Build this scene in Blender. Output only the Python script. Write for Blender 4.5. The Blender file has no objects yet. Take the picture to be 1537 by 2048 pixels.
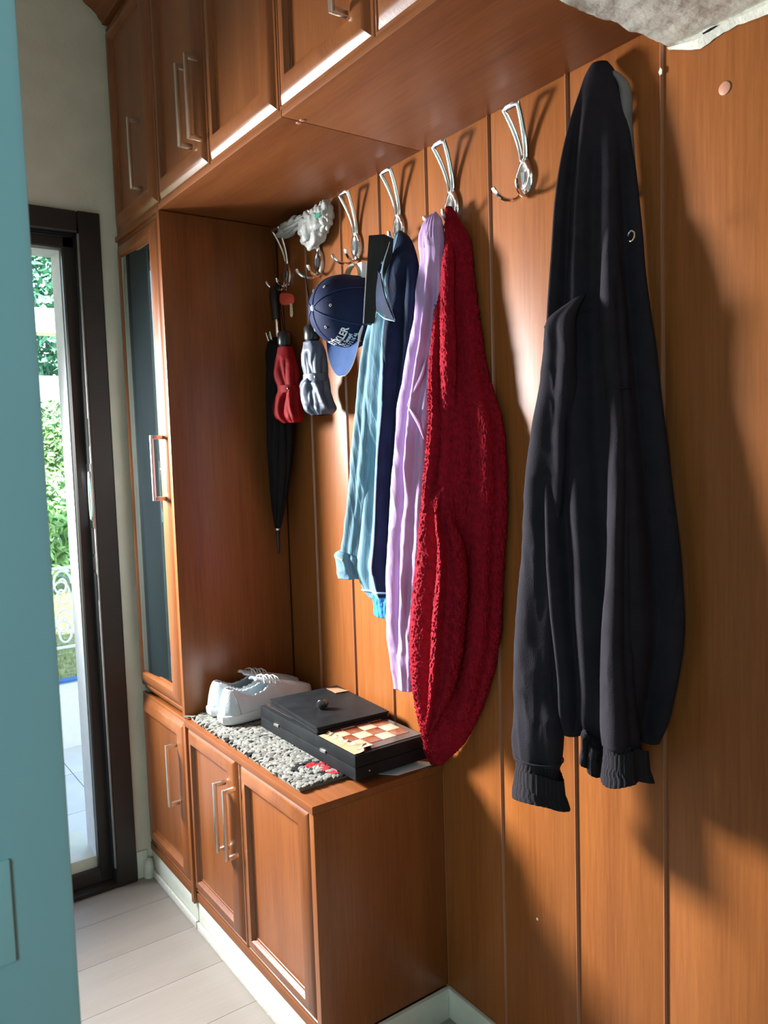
import bpy, bmesh, math, random
import numpy as np
from mathutils import Vector, Matrix
PI = math.pi
random.seed(7)
scene = bpy.context.scene
COL = scene.collection

# ------------------------------------------------------------------ camera
# world: panelled wall is the plane X=0 (room at X<0), entrance wall is Y=0, Z up, metres
cam_d = bpy.data.cameras.new('camera')
cam = bpy.data.objects.new('camera', cam_d)
COL.objects.link(cam)
F = Vector((0.57934993, 0.81140964, -0.07725324))
R_ = Vector((0.81200234, -0.58279216, -0.03170963))
U_ = Vector((0.07075208, 0.04435884, 0.99650712))
m = Matrix.Identity(4)
for i in range(3):
    m[i][0], m[i][1], m[i][2] = R_[i], U_[i], -F[i]
m[0][3], m[1][3], m[2][3] = -1.10076, -2.39427, 1.3
cam.matrix_world = m
cam_d.sensor_fit = 'VERTICAL'
cam_d.sensor_height = 36.0
cam_d.lens = 1584.65 / 2048 * 36
cam_d.clip_start = 0.05
cam_d.dof.use_dof = True
cam_d.dof.focus_distance = 1.85
cam_d.dof.aperture_fstop = 13
scene.camera = cam

# ------------------------------------------------------------------ world, lights, exposure
world = bpy.data.worlds.new('sky'); scene.world = world
world.use_nodes = True
wn = world.node_tree
sky = wn.nodes.new('ShaderNodeTexSky')
sky.sky_type = 'NISHITA'; sky.sun_disc = False
sky.sun_elevation = math.radians(38); sky.sun_rotation = math.radians(220); sky.air_density = 1.2
wn.links.new(sky.outputs[0], wn.nodes['Background'].inputs[0])
wn.nodes['Background'].inputs[1].default_value = 0.75

def lamp(name, kind, energy, color, loc, target=None, **kw):
    d = bpy.data.lights.new(name, kind); d.energy = energy; d.color = color
    for k, v in kw.items(): setattr(d, k, v)
    o = bpy.data.objects.new(name, d); COL.objects.link(o); o.location = loc
    if target is not None:
        o.rotation_euler = (Vector(target) - Vector(loc)).to_track_quat('-Z', 'Y').to_euler()
    return o
lamp('sun', 'SUN', 16.0, (1.0, 0.97, 0.90), (-4, -4.5, 9), (0, 2, 0), angle=0.02)
# daylight entering through the open front door
lamp('door_daylight', 'AREA', 66, (0.95, 0.98, 1.0), (-1.13, 0.20, 1.52), (-0.12, -1.55, 0.72), shape='RECTANGLE', size=0.30, size_y=0.40, spread=math.radians(98))
# cool fill lamp added behind the camera, aimed at the teal door
lamp('room_fill', 'AREA', 13.0, (0.62, 0.94, 1.0), (-2.0, -2.9, 1.6), (-1.15, -1.75, 1.2), shape='RECTANGLE', size=0.5, size_y=0.9)


scene.view_settings.view_transform = 'Standard'
scene.view_settings.look = 'None'
scene.view_settings.exposure = 0.0
scene.view_settings.gamma = 1.0
scene.view_settings.use_curve_mapping = False

# ------------------------------------------------------------------ noise
def _h(i, j, k):
    n = (i.astype(np.int64) * 73856093) ^ (j.astype(np.int64) * 19349663) ^ (k.astype(np.int64) * 83492791)
    n = (n ^ (n >> 13)) * 1274126177 & 0x7fffffff
    n = ((n ^ (n >> 16)) * 668265263) & 0x7fffffff
    return (n & 0xffff) / 32767.5 - 1.0
def vnoise(x, y, z):
    x, y, z = np.broadcast_arrays(np.asarray(x, float), np.asarray(y, float), np.asarray(z, float))
    xi, yi, zi = np.floor(x), np.floor(y), np.floor(z)
    fx, fy, fz = x - xi, y - yi, z - zi
    s = lambda t: t * t * t * (t * (t * 6 - 15) + 10)
    u, v, w = s(fx), s(fy), s(fz)
    r = 0
    for a in (0, 1):
        for b in (0, 1):
            for c in (0, 1):
                r = r + _h(xi + a, yi + b, zi + c) * (u if a else 1 - u) * (v if b else 1 - v) * (w if c else 1 - w)
    return r

# ------------------------------------------------------------------ materials
MATS = {}
def nt(name):
    mt = bpy.data.materials.new(name); mt.use_nodes = True
    t = mt.node_tree
    return mt, t, t.nodes['Principled BSDF']
def setp(b, **kw):
    for k, v in kw.items():
        k = k.replace('_', ' ')
        if k in b.inputs: b.inputs[k].default_value = v
def col4(c): return (c[0], c[1], c[2], 1.0)
def mat(name, c, rough=0.5, metal=0.0, var=0.12, scale=30, bump=0.0, bscale=200, stretch=(1, 1, 1), **kw):
    if name in MATS: return MATS[name]
    mt, t, b = nt(name)
    if rough >= 0.7: kw.setdefault('Specular_IOR_Level', 0.18)
    setp(b, Roughness=rough, Metallic=metal, **kw)
    tc = t.nodes.new('ShaderNodeTexCoord')
    mp = t.nodes.new('ShaderNodeMapping'); mp.inputs['Scale'].default_value = stretch
    t.links.new(tc.outputs['Object'], mp.inputs[0])
    nz = t.nodes.new('ShaderNodeTexNoise'); nz.inputs['Scale'].default_value = scale; nz.inputs['Detail'].default_value = 4
    t.links.new(mp.outputs[0], nz.inputs['Vector'])
    rp = t.nodes.new('ShaderNodeValToRGB')
    rp.color_ramp.elements[0].position = 0.3; rp.color_ramp.elements[1].position = 0.7
    rp.color_ramp.elements[0].color = col4([x * (1 - var) for x in c])
    rp.color_ramp.elements[1].color = col4([min(1, x * (1 + var)) for x in c])
    t.links.new(nz.outputs['Fac'], rp.inputs[0]); t.links.new(rp.outputs[0], b.inputs['Base Color'])
    if bump > 0:
        n2 = t.nodes.new('ShaderNodeTexNoise'); n2.inputs['Scale'].default_value = bscale; n2.inputs['Detail'].default_value = 3
        t.links.new(mp.outputs[0], n2.inputs['Vector'])
        bp = t.nodes.new('ShaderNodeBump'); bp.inputs['Strength'].default_value = bump; bp.inputs['Distance'].default_value = 0.003
        t.links.new(n2.outputs['Fac'], bp.inputs['Height']); t.links.new(bp.outputs[0], b.inputs['Normal'])
    MATS[name] = mt
    return mt
def wood(name, axis, dark, light, rough=0.3, spec=0.5, coat=0.0, rnd=0.12):
    mt, t, b = nt(name)
    setp(b, Roughness=rough); b.inputs['Specular IOR Level'].default_value = spec
    b.inputs['Coat Weight'].default_value = coat; b.inputs['Coat Roughness'].default_value = 0.35
    tc = t.nodes.new('ShaderNodeTexCoord')
    oi = t.nodes.new('ShaderNodeObjectInfo')
    sc = [1, 1, 1]; sc = [26.0, 26.0, 26.0]; sc[axis] = 1.1
    mp = t.nodes.new('ShaderNodeMapping'); mp.inputs['Scale'].default_value = sc
    add = t.nodes.new('ShaderNodeVectorMath'); add.operation = 'ADD'
    sca = t.nodes.new('ShaderNodeVectorMath'); sca.operation = 'SCALE'; sca.inputs['Scale'].default_value = 3.7
    cmb = t.nodes.new('ShaderNodeCombineXYZ')
    for i in range(3): t.links.new(oi.outputs['Random'], cmb.inputs[i])
    t.links.new(cmb.outputs[0], sca.inputs[0])
    t.links.new(tc.outputs['Object'], add.inputs[0]); t.links.new(sca.outputs[0], add.inputs[1])
    t.links.new(add.outputs[0], mp.inputs[0])
    n1 = t.nodes.new('ShaderNodeTexNoise'); n1.inputs['Scale'].default_value = 0.45; n1.inputs['Detail'].default_value = 3; n1.inputs['Distortion'].default_value = 0.6
    n2 = t.nodes.new('ShaderNodeTexNoise'); n2.inputs['Scale'].default_value = 7.0; n2.inputs['Detail'].default_value = 5; n2.inputs['Roughness'].default_value = 0.7
    t.links.new(mp.outputs[0], n1.inputs['Vector']); t.links.new(mp.outputs[0], n2.inputs['Vector'])
    mx = t.nodes.new('ShaderNodeMath'); mx.operation = 'MULTIPLY_ADD'; mx.inputs[1].default_value = 0.5
    t.links.new(n1.outputs['Fac'], mx.inputs[0])
    ml = t.nodes.new('ShaderNodeMath'); ml.operation = 'MULTIPLY'; ml.inputs[1].default_value = 0.5
    t.links.new(n2.outputs['Fac'], ml.inputs[0]); t.links.new(ml.outputs[0], mx.inputs[2])
    rp = t.nodes.new('ShaderNodeValToRGB')
    rp.color_ramp.elements[0].position = 0.34; rp.color_ramp.elements[1].position = 0.68
    rp.color_ramp.elements[0].color = col4(dark); rp.color_ramp.elements[1].color = col4(light)
    t.links.new(mx.outputs[0], rp.inputs[0])
    hs = t.nodes.new('ShaderNodeHueSaturation')
    mr = t.nodes.new('ShaderNodeMapRange'); mr.inputs['To Min'].default_value = 1 - rnd; mr.inputs['To Max'].default_value = 1 + rnd
    t.links.new(oi.outputs['Random'], mr.inputs['Value']); t.links.new(mr.outputs[0], hs.inputs['Value'])
    t.links.new(rp.outputs[0], hs.inputs['Color']); t.links.new(hs.outputs[0], b.inputs['Base Color'])
    bp = t.nodes.new('ShaderNodeBump'); bp.inputs['Strength'].default_value = 0.12; bp.inputs['Distance'].default_value = 0.001
    t.links.new(n2.outputs['Fac'], bp.inputs['Height']); t.links.new(bp.outputs[0], b.inputs['Normal'])
    MATS[name] = mt
    return mt
WD, WL = (0.155, 0.043, 0.011), (0.27, 0.086, 0.022)
W_Z = wood('wood_upright', 2, WD, WL, 0.33)
W_Y = wood('wood_lengthwise', 1, WD, WL, 0.45, spec=0.35)
W_WALL = wood('wood_wall_panel', 2, (0.185, 0.053, 0.012), (0.305, 0.100, 0.024), 0.40, spec=0.22, rnd=0.06)
BEAD = wood('wood_bead', 2, (0.29, 0.105, 0.045), (0.38, 0.155, 0.075), 0.35)
FLOOR = wood('laminate', 0, (0.25, 0.21, 0.18), (0.29, 0.25, 0.215), 0.42, rnd=0.045)
PLASTER = mat('plaster_beige', (0.70, 0.63, 0.51), 0.9, var=0.05, scale=12, bump=0.25, bscale=90)
PLASTER_W = mat('plaster_white', (0.62, 0.60, 0.53), 0.9, var=0.08, scale=18, bump=0.5, bscale=60)
WALLIN = mat('hall_wall_paint', (0.30, 0.27, 0.22), 0.9, var=0.05, scale=12, bump=0.25, bscale=90)
CREAM = mat('cream_tile', (0.66, 0.65, 0.55), 0.35, var=0.08, scale=14)
CAULK = mat('white_filler', (0.62, 0.60, 0.52), 0.8, var=0.08, scale=60, bump=0.4, bscale=150)
RUBBER = mat('black_rubber', (0.004, 0.004, 0.004), 0.85)
DARKFR = mat('dark_brown_steel', (0.013, 0.008, 0.0065), 0.42, var=0.1)
GREYREV = mat('grey_reveal', (0.50, 0.50, 0.52), 0.7, var=0.06)
CHROME = mat('chrome', (0.82, 0.82, 0.82), 0.16, 1.0, var=0.03)
SATIN = mat('satin_nickel', (0.72, 0.68, 0.60), 0.30, 1.0, var=0.05)
TEAL = mat('teal_paint', (0.34, 0.64, 0.69), 0.5, var=0.03, scale=4)
TEAL2 = mat('pale_plate', (0.37, 0.68, 0.72), 0.4, var=0.03)
BLACKP = mat('black_plastic', (0.008, 0.008, 0.009), 0.32, var=0.1)
BLACKF = mat('black_fabric', (0.006, 0.006, 0.007), 0.75, var=0.2, bump=0.2, bscale=400)
BLACKW = mat('black_lacquer', (0.010, 0.011, 0.012), 0.50, Specular_IOR_Level=0.14, var=0.3, scale=20, bump=0.05, bscale=80)
HOODF = mat('navy_black_fleece', (0.0190, 0.0160, 0.0205), 0.95, Specular_IOR_Level=0.12, var=0.15, scale=25, bump=0.25, bscale=500)
HOODRIB = mat('navy_black_ribbing', (0.0185, 0.0160, 0.0185), 0.95, Specular_IOR_Level=0.12, var=0.15, bump=0.6, bscale=160, stretch=(3, 3, 0.15))
GREYF = mat('grey_jersey', (0.16, 0.155, 0.15), 0.9, var=0.1, bump=0.2, bscale=400)
REDK = mat('red_knit', (0.24, 0.0035, 0.012), 0.9, var=0.25, scale=90, bump=0.6, bscale=260, Specular_IOR_Level=0.15)
LILAC = mat('lilac_cotton', (0.39, 0.25, 0.44), 0.8, var=0.08, bump=0.35, bscale=120, stretch=(1, 1, 0.35))
DENIM = mat('faded_denim', (0.125, 0.225, 0.285), 0.8, var=0.3, scale=16, stretch=(1, 1, 0.2), bump=0.3, bscale=300)
DENIMD = mat('dark_shaded_denim', (0.006, 0.012, 0.034), 0.8, var=0.3, scale=30, bump=0.3, bscale=300)  # dark collar cloth, also the shade painted on the shirt body
DENIME = mat('denim_seam', (0.30, 0.45, 0.50), 0.8, var=0.2)
BLUEF = mat('bright_blue_cotton', (0.03, 0.17, 0.38), 0.8, var=0.25, bump=0.4, bscale=150)
NAVY = mat('navy_twill', (0.009, 0.014, 0.045), 0.75, var=0.12, bump=0.2, bscale=500)
NAVYL = mat('blue_twill', (0.020, 0.048, 0.13), 0.75, var=0.15, bump=0.2, bscale=500)
WHITEC = mat('white_cotton', (0.78, 0.78, 0.76), 0.8, var=0.04)
TAN = mat('beige_strap', (0.42, 0.39, 0.30), 0.85, var=0.1)
REDN = mat('red_nylon', (0.19, 0.002, 0.004), 0.7, var=0.15)
GREYN = mat('slate_nylon', (0.050, 0.062, 0.090), 0.55, var=0.12)
REDPL = mat('red_plastic', (0.45, 0.035, 0.015), 0.4, var=0.08)
BRASS = mat('key_metal', (0.45, 0.38, 0.28), 0.35, 1.0)
SHOEW = mat('white_canvas', (0.55, 0.61, 0.64), 0.6, var=0.05, bump=0.5, bscale=350)
SHOEI = mat('shoe_lining', (0.28, 0.34, 0.36), 0.8, var=0.05)
SOLEM = mat('white_rubber', (0.58, 0.60, 0.61), 0.4, var=0.05)
RUGW = mat('wool_ivory', (0.19, 0.185, 0.16), 0.95, var=0.2, bump=0.6, bscale=250)
RUGG = mat('wool_grey', (0.13, 0.122, 0.11), 0.95, var=0.2, bump=0.6, bscale=250)
RUGK = mat('wool_black', (0.012, 0.012, 0.014), 0.95, var=0.2)
RUGR = mat('wool_red', (0.42, 0.015, 0.02), 0.95, var=0.2)
SQL = mat('maple_square', (0.46, 0.33, 0.21), 0.25, var=0.1)
SQD = mat('brown_square', (0.17, 0.045, 0.018), 0.25, var=0.35, scale=120)
SQK = mat('dark_border', (0.045, 0.032, 0.028), 0.22, var=0.2)
RAWW = mat('raw_board', (0.34, 0.24, 0.13), 0.8, var=0.12)
PAPER = mat('paper', (0.75, 0.74, 0.70), 0.8, var=0.04)
LEAFG = mat('leaf_green', (0.22, 0.42, 0.16), 0.5, var=0.5, scale=4)
LEAFT = mat('leaf_deep', (0.13, 0.36, 0.22), 0.5, var=0.5, scale=4)
BARK = mat('bark', (0.12, 0.08, 0.05), 0.9)
WHITEP = mat('white_masonry', (0.80, 0.80, 0.78), 0.8, var=0.03)
TILEO = mat('pale_patio_tile', (0.66, 0.66, 0.62), 0.6, var=0.06, scale=8)
GRASS = mat('dry_grass', (0.30, 0.32, 0.14), 0.9, var=0.4, scale=20)
PAVE = mat('bluish_wall', (0.30, 0.36, 0.42), 0.8, var=0.1)
IRON = mat('white_iron', (0.70, 0.73, 0.76), 0.5, var=0.05)
BLUESTRIP = mat('blue_hose', (0.05, 0.16, 0.40), 0.5)

def glass_mirror():
    mt, t, b = nt('dusty_dark_mirror')
    setp(b, Roughness=0.05, Metallic=0.0)
    gl = t.nodes.new('ShaderNodeBsdfGlossy'); gl.inputs['Roughness'].default_value = 0.04; gl.inputs['Color'].default_value = (0.80, 0.93, 0.95, 1)
    df = t.nodes.new('ShaderNodeBsdfDiffuse')
    tc = t.nodes.new('ShaderNodeTexCoord'); mp = t.nodes.new('ShaderNodeMapping'); mp.inputs['Scale'].default_value = (6, 12, 2)
    nz = t.nodes.new('ShaderNodeTexNoise'); nz.inputs['Scale'].default_value = 1.0; nz.inputs['Detail'].default_value = 5
    rp = t.nodes.new('ShaderNodeValToRGB'); rp.color_ramp.elements[0].color = (0.016, 0.024, 0.027, 1); rp.color_ramp.elements[1].color = (0.06, 0.08, 0.088, 1)
    t.links.new(tc.outputs['Object'], mp.inputs[0]); t.links.new(mp.outputs[0], nz.inputs['Vector']); t.links.new(nz.outputs['Fac'], rp.inputs[0])
    t.links.new(rp.outputs[0], df.inputs['Color'])
    ad = t.nodes.new('ShaderNodeMixShader'); ad.inputs[0].default_value = 0.8
    t.links.new(df.outputs[0], ad.inputs[1]); t.links.new(gl.outputs[0], ad.inputs[2])
    t.links.new(ad.outputs[0], t.nodes['Material Output'].inputs['Surface'])
    return mt
MIRROR = glass_mirror()
def bag_mat():
    mt, t, b = nt('thin_white_plastic')
    setp(b, Roughness=0.35); b.inputs['Base Color'].default_value = (0.62, 0.63, 0.60, 1)
    tr = t.nodes.new('ShaderNodeBsdfTranslucent'); tr.inputs['Color'].default_value = (0.6, 0.6, 0.57, 1)
    mx = t.nodes.new('ShaderNodeMixShader'); mx.inputs[0].default_value = 0.35
    t.links.new(b.outputs[0], mx.inputs[1]); t.links.new(tr.outputs[0], mx.inputs[2])
    t.links.new(mx.outputs[0], t.nodes['Material Output'].inputs['Surface'])
    return mt
BAGM = bag_mat()
BAGG = mat('green_print', (0.02, 0.22, 0.13), 0.4, var=0.05)

# ------------------------------------------------------------------ mesh helpers
class MB:
    def __init__(s): s.v = []; s.f = []; s.mi = []
    def add(s, verts, faces, mi=0):
        n = len(s.v); s.v += [tuple(map(float, p)) for p in verts]
        for f in faces: s.f.append([i + n for i in f]); s.mi.append(mi)
        return s
    def box(s, x0, x1, y0, y1, z0, z1, mi=0, ch=0.0):
        x0, x1 = sorted((x0, x1)); y0, y1 = sorted((y0, y1)); z0, z1 = sorted((z0, z1))
        if ch <= 0:
            v = [(x, y, z) for x in (x0, x1) for y in (y0, y1) for z in (z0, z1)]
            return s.add(v, [(0, 1, 3, 2), (4, 6, 7, 5), (0, 4, 5, 1), (2, 3, 7, 6), (0, 2, 6, 4), (1, 5, 7, 3)], mi)
        bm = bmesh.new(); bmesh.ops.create_cube(bm, size=1)
        for p in bm.verts: p.co = Vector(((x0 + x1) / 2 + p.co.x * (x1 - x0), (y0 + y1) / 2 + p.co.y * (y1 - y0), (z0 + z1) / 2 + p.co.z * (z1 - z0)))
        bmesh.ops.bevel(bm, geom=bm.edges[:], offset=ch, segments=2, affect='EDGES', profile=0.6)
        bm.verts.index_update()
        s.add([p.co[:] for p in bm.verts], [[q.index for q in f.verts] for f in bm.faces], mi); bm.free()
        return s
    def grid(s, P, wrap_u=False, wrap_v=False, mi=0, flip=False):
        P = np.asarray(P); nv, nu = P.shape[:2]
        n = len(s.v); s.v += [tuple(q) for q in P.reshape(-1, 3).tolist()]
        for i in range(nv - (0 if wrap_v else 1)):
            for j in range(nu - (0 if wrap_u else 1)):
                a, b = i * nu + j, i * nu + (j + 1) % nu
                c, d = ((i + 1) % nv) * nu + (j + 1) % nu, ((i + 1) % nv) * nu + j
                s.f.append([n + a, n + d, n + c, n + b] if flip else [n + a, n + b, n + c, n + d]); s.mi.append(mi)
        return s
    def tube(s, pts, r, seg=8, closed=False, mi=0, caps=True, flat=None, ref=None):
        pts = [Vector(p) for p in pts]; n = len(pts)
        rr = r if hasattr(r, '__len__') else [r] * n
        rings = []; up = Vector(ref) if ref else None
        for i in range(n):
            a = pts[(i - 1) % n] if (closed or i > 0) else pts[i]
            b = pts[(i + 1) % n] if (closed or i < n - 1) else pts[i]
            t = (b - a).normalized()
            if up is None:
                up = Vector((0, 0, 1)) if abs(t.z) < 0.9 else Vector((1, 0, 0))
            e1 = (up - t * up.dot(t))
            if e1.length < 1e-6: e1 = t.orthogonal()
            e1.normalize(); e2 = t.cross(e1)
            if not ref: up = e1
            k = flat if flat else 1.0
            rings.append([pts[i] + e1 * (rr[i] * math.cos(2 * PI * j / seg)) + e2 * (rr[i] * k * math.sin(2 * PI * j / seg)) for j in range(seg)])
        base = len(s.v)
        s.grid(np.array([[q[:] for q in ring] for ring in rings]), wrap_u=True, wrap_v=closed, mi=mi)
        if caps and not closed:
            s.f.append([base + j for j in range(seg)][::-1]); s.mi.append(mi)
            s.f.append([base + (n - 1) * seg + j for j in range(seg)]); s.mi.append(mi)
        return s
    def lathe(s, prof, c, axis='z', seg=24, mi=0):
        P = []
        for r, h in prof:
            ring = []
            for j in range(seg):
                a = 2 * PI * j / seg; u, w = r * math.cos(a), r * math.sin(a)
                ring.append((c[0] + u, c[1] + w, c[2] + h) if axis == 'z' else (c[0] + h, c[1] + u, c[2] + w) if axis == 'x' else (c[0] + w, c[1] + h, c[2] + u))
            P.append(ring)
        return s.grid(np.array(P), wrap_u=True, mi=mi)
    def prism(s, poly, ax, a0, a1, mi=0):
        # poly: list of 2D points in the two axes other than ax
        o = [i for i in range(3) if i != ax]; n = len(poly); vs = []
        for h in (a0, a1):
            for p in poly:
                q = [0, 0, 0]; q[ax] = h; q[o[0]] = p[0]; q[o[1]] = p[1]; vs.append(q)
        return s.add(vs, [list(range(n))[::-1], [n + i for i in range(n)]] + [[i, (i + 1) % n, n + (i + 1) % n, n + i] for i in range(n)], mi)
    def build(s, name, mats, parent=None, smooth=True, angle=40, recalc=True):
        me = bpy.data.meshes.new(name)
        me.from_pydata(s.v, [], s.f)
        if not isinstance(mats, (list, tuple)): mats = [mats]
        for q in mats: me.materials.append(q)
        if len(mats) > 1: me.polygons.foreach_set('material_index', s.mi)
        if recalc:
            bm = bmesh.new(); bm.from_mesh(me); bmesh.ops.recalc_face_normals(bm, faces=bm.faces[:]); bm.to_mesh(me); bm.free()
        if smooth:
            me.polygons.foreach_set('use_smooth', [True] * len(me.polygons))
            if angle < 180: me.set_sharp_from_angle(angle=math.radians(angle))
        me.update()
        o = bpy.data.objects.new(name, me); COL.objects.link(o)
        if parent is not None: attach(o, parent)
        return o
def world_off(o):
    v = Vector((0, 0, 0))
    while o is not None:
        v += o.location; o = o.parent
    return v
def attach(o, parent):
    o.parent = parent; o.location = o.location - world_off(parent)
def tag(o, label, cat, group=None):
    o['label'] = label; o['category'] = cat
    if group: o['group'] = group
    return o
def thing(name, loc, label, cat, group=None):
    o = bpy.data.objects.new(name, None); COL.objects.link(o); o.location = loc; o.empty_display_size = 0.05
    return tag(o, label, cat, group)
def structure(o): o['kind'] = 'structure'; return o
def copy_tree(src, loc, parent=None):
    c = src.copy(); COL.objects.link(c)
    if parent is None: c.location = loc
    else: c.parent = parent
    for ch in src.children: copy_tree(ch, None, c)
    return c

# ------------------------------------------------------------------ setting
PANELS = [-0.372, -0.530, -0.705, -0.871, -1.0437, -1.238, -1.434, -1.623, -1.815, -2.01, -2.20]
b = MB(); b.box(0.006, 0.12, -6.1, 0.0, 0, 2.66)
wall_right = structure(b.build('wall_right', W_WALL, smooth=False))
for i in range(len(PANELS) - 1):
    y0, y1 = PANELS[i], PANELS[i + 1]
    b = MB(); b.box(0.0, 0.0062, y1 + 0.0015, y0 - 0.006, 0.0, 2.60, ch=0.0012); b.build('panel', W_WALL, wall_right)
    if i > 0:
        b = MB(); n = 7
        poly = [(0.0062, y0 - 0.006)] + [(0.001 - 0.0058 * math.sin(PI * k / n), y0 - 0.0060 + 0.0080 * k / n) for k in range(n + 1)] + [(0.0062, y0 + 0.001)]
        b.prism(poly, 2, 0.0, 2.60); b.build('bead', BEAD, wall_right)
b = MB(); b.box(0.0, 0.0062, -6.1, PANELS[-1], 0.0, 2.60); b.build('panel', W_WALL, wall_right)
# marks on the wall: plug cap, chip, speck
b = MB(); b.lathe([(0.0, -0.0022), (0.006, -0.002), (0.009, -0.001), (0.0095, 0.001)], (0, 0, 0), 'x', 18)
o = b.build('screw_cap', mat('pink_plug', (0.48, 0.22, 0.14), 0.45), wall_right); o.location = (-0.0005, -1.729, 1.803)
b = MB(); b.add([(-0.0052, -1.6255, 1.872), (-0.0052, -1.629, 1.867), (-0.0052, -1.6285, 1.861), (-0.0052, -1.6245, 1.860), (-0.0052, -1.6225, 1.866)], [(0, 1, 2, 3, 4)])
b.add([(0.0, -1.62, 1.866), (0.0, -1.636, 1.866)], []); b.build('paint_chip', CAULK, wall_right)
b = MB(); b.lathe([(0.0, -0.001), (0.0025, -0.0008), (0.003, 0.0)], (0, -1.332, 0.364), 'x', 10); b.build('paint_speck', CAULK, wall_right)

# entrance wall with the door opening (opening X -1.33 .. -0.475, z 0.05 .. 1.91)
b = MB()
b.box(-0.42, 0.12, 0.0, 0.22, 0, 2.66); b.box(-1.84, -1.38, 0.0, 0.22, 0, 2.66); b.box(-1.38, -0.42, 0.0, 0.22, 1.97, 2.66)
wall_far = structure(b.build('wall_far', PLASTER, smooth=False))
b = MB(); b.box(-0.482, -0.42, 0.056, 0.15, 0.0, 1.97); b.box(-1.38, -1.325, 0.056, 0.15, 0.0, 1.97); b.box(-1.325, -0.482, 0.056, 0.15, 1.908, 1.97)
b.build('reveal', GREYREV, wall_far, smooth=False)
# hairline of loose plaster beside the frame
b = MB(); pts = []
zz = np.linspace(0.09, 2.0, 60); rg = random.Random(3)
left = [(-0.381, -0.004, z) for z in zz]; right_ = [(-0.381 + 0.004 + 0.004 * rg.random(), -0.004, z) for z in zz]
b.grid(np.array([left, right_])); b.build('plaster_edge', PLASTER, wall_far)
b = MB(); b.box(-1.84, -1.725, -1.90, 0.0, 0, 2.66); b.box(-3.6, -1.72, -2.0, -1.90, 0, 2.66); b.box(-3.7, -3.6, -6.1, -1.9, 0, 2.66); wl = structure(b.build('wall_left', WALLIN, smooth=False)); MB().box(-1.726, -1.72, -1.899, 0.0, 0, 2.66).build('bounce_coat', mat('pale_bounce_coat', (0.80, 0.75, 0.65), 0.9, var=0.03), wl, smooth=False)  # pale layer added over the hall's left wall to bounce fill light
b = MB(); b.box(-3.7, 0.12, -6.2, -6.1, 0, 2.66); structure(b.build('wall_back', WALLIN, smooth=False))
b = MB(); b.box(-3.7, 0.12, -6.2, 0.22, 2.66, 2.78); structure(b.build('ceiling', PLASTER_W, smooth=False))

# plaster beam across the hall beyond the cupboards, its underside just below the soffit
b = MB()
nx, ny = 240, 40
xs = np.linspace(0.0, -1.72, nx); ys = np.linspace(-1.642, -2.15, ny)
X, Y = np.meshgrid(xs, ys)
Z = 1.893 + 0.0015 * vnoise(X * 14, Y * 14, 0 * X) + 0.002 * vnoise(X * 50, Y * 50, 0 * X)
Yj = Y.copy(); Yj[0] += 0.0018 * vnoise(xs * 110, 0 * xs + 3.3, 0 * xs)
b.grid(np.dstack([X, Yj, Z]))
up = np.dstack([X[:1].repeat(2, 0), np.vstack([Yj[0], Yj[0]]), np.vstack([Z[0], Z[0] * 0 + 2.66])]); b.grid(up)
dn = np.dstack([X[-1:].repeat(2, 0), np.vstack([Y[-1], Y[-1]]), np.vstack([Z[-1], Z[-1] * 0 + 2.66])]); b.grid(dn)
beam = structure(b.build('trim_1', PLASTER_W))
b = MB(); rg = random.Random(11); n = 64
ysm = np.linspace(-1.640, -2.10, n); T = []; Bt = []
for i, y in enumerate(ysm):
    t_ = i / (n - 1); e = min(1.0, i / 7.0)
    lo = 1.893 - 0.001 - e * (0.013 + 0.0035 * math.sin(i * 0.33) + 0.0015 * rg.random()) * (1.25 - 0.6 * t_)
    hi = 1.893 + 0.003
    T.append((-0.004, y, hi)); Bt.append((-0.004 + 0.002 * e, y, lo))
Mid = [(-0.009, y, (T[i][2] + Bt[i][2]) / 2) for i, y in enumerate(ysm)]
b.grid(np.array([T, Mid, Bt])); b.build('filler_smear', CAULK, beam)
b = MB(); b.tube([(-0.009, -1.700, 1.8885), (-0.0095, -1.712, 1.889), (-0.009, -1.722, 1.890)], [0.0012, 0.002, 0.0008], 6); b.build('crack', BLACKF, beam)

# floor and its planks
b = MB(); b.box(-3.7, 0.12, -6.2, 0.03, -0.10, -0.004); floor = structure(b.build('floor', FLOOR, smooth=False))
rg = random.Random(5); pw = 0.19
for r in range(20):
    y1 = 0.028 - r * pw; x = -1.72 - rg.random() * 0.6
    while x < 0:
        x1 = x + 2.4
        a0, a1 = max(x, -1.72), min(x1, 0.0)
        if a1 - a0 > 0.02:
            q = MB(); q.box(a0 + 0.0004, a1 - 0.0004, y1 - pw + 0.0004, y1 - 0.0004, -0.004, 0.0, ch=0.0006); q.build('plank', FLOOR, floor)
        x = x1
# skirting tiles
bb = structure(MB().box(-0.010, 0.0, -6.1, -1.052, 0.0, 0.071, ch=0.002).build('baseboard_right', CREAM))
MB().box(-0.325, -0.0105, -1.062, -1.0515, 0.0, 0.072, ch=0.002).build('tile', CREAM, bb)
q = structure(MB().box(-0.378, -0.345, -0.008, 0.0, 0.0, 0.085, ch=0.002).build('baseboard_far', CREAM))
MB().lathe([(0.0, 0.06), (0.012, 0.055), (0.016, 0.03), (0.017, 0.0)], (-0.343, -0.012, 0.0), 'z', 14).build('filler_lump', CAULK, q)

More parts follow.
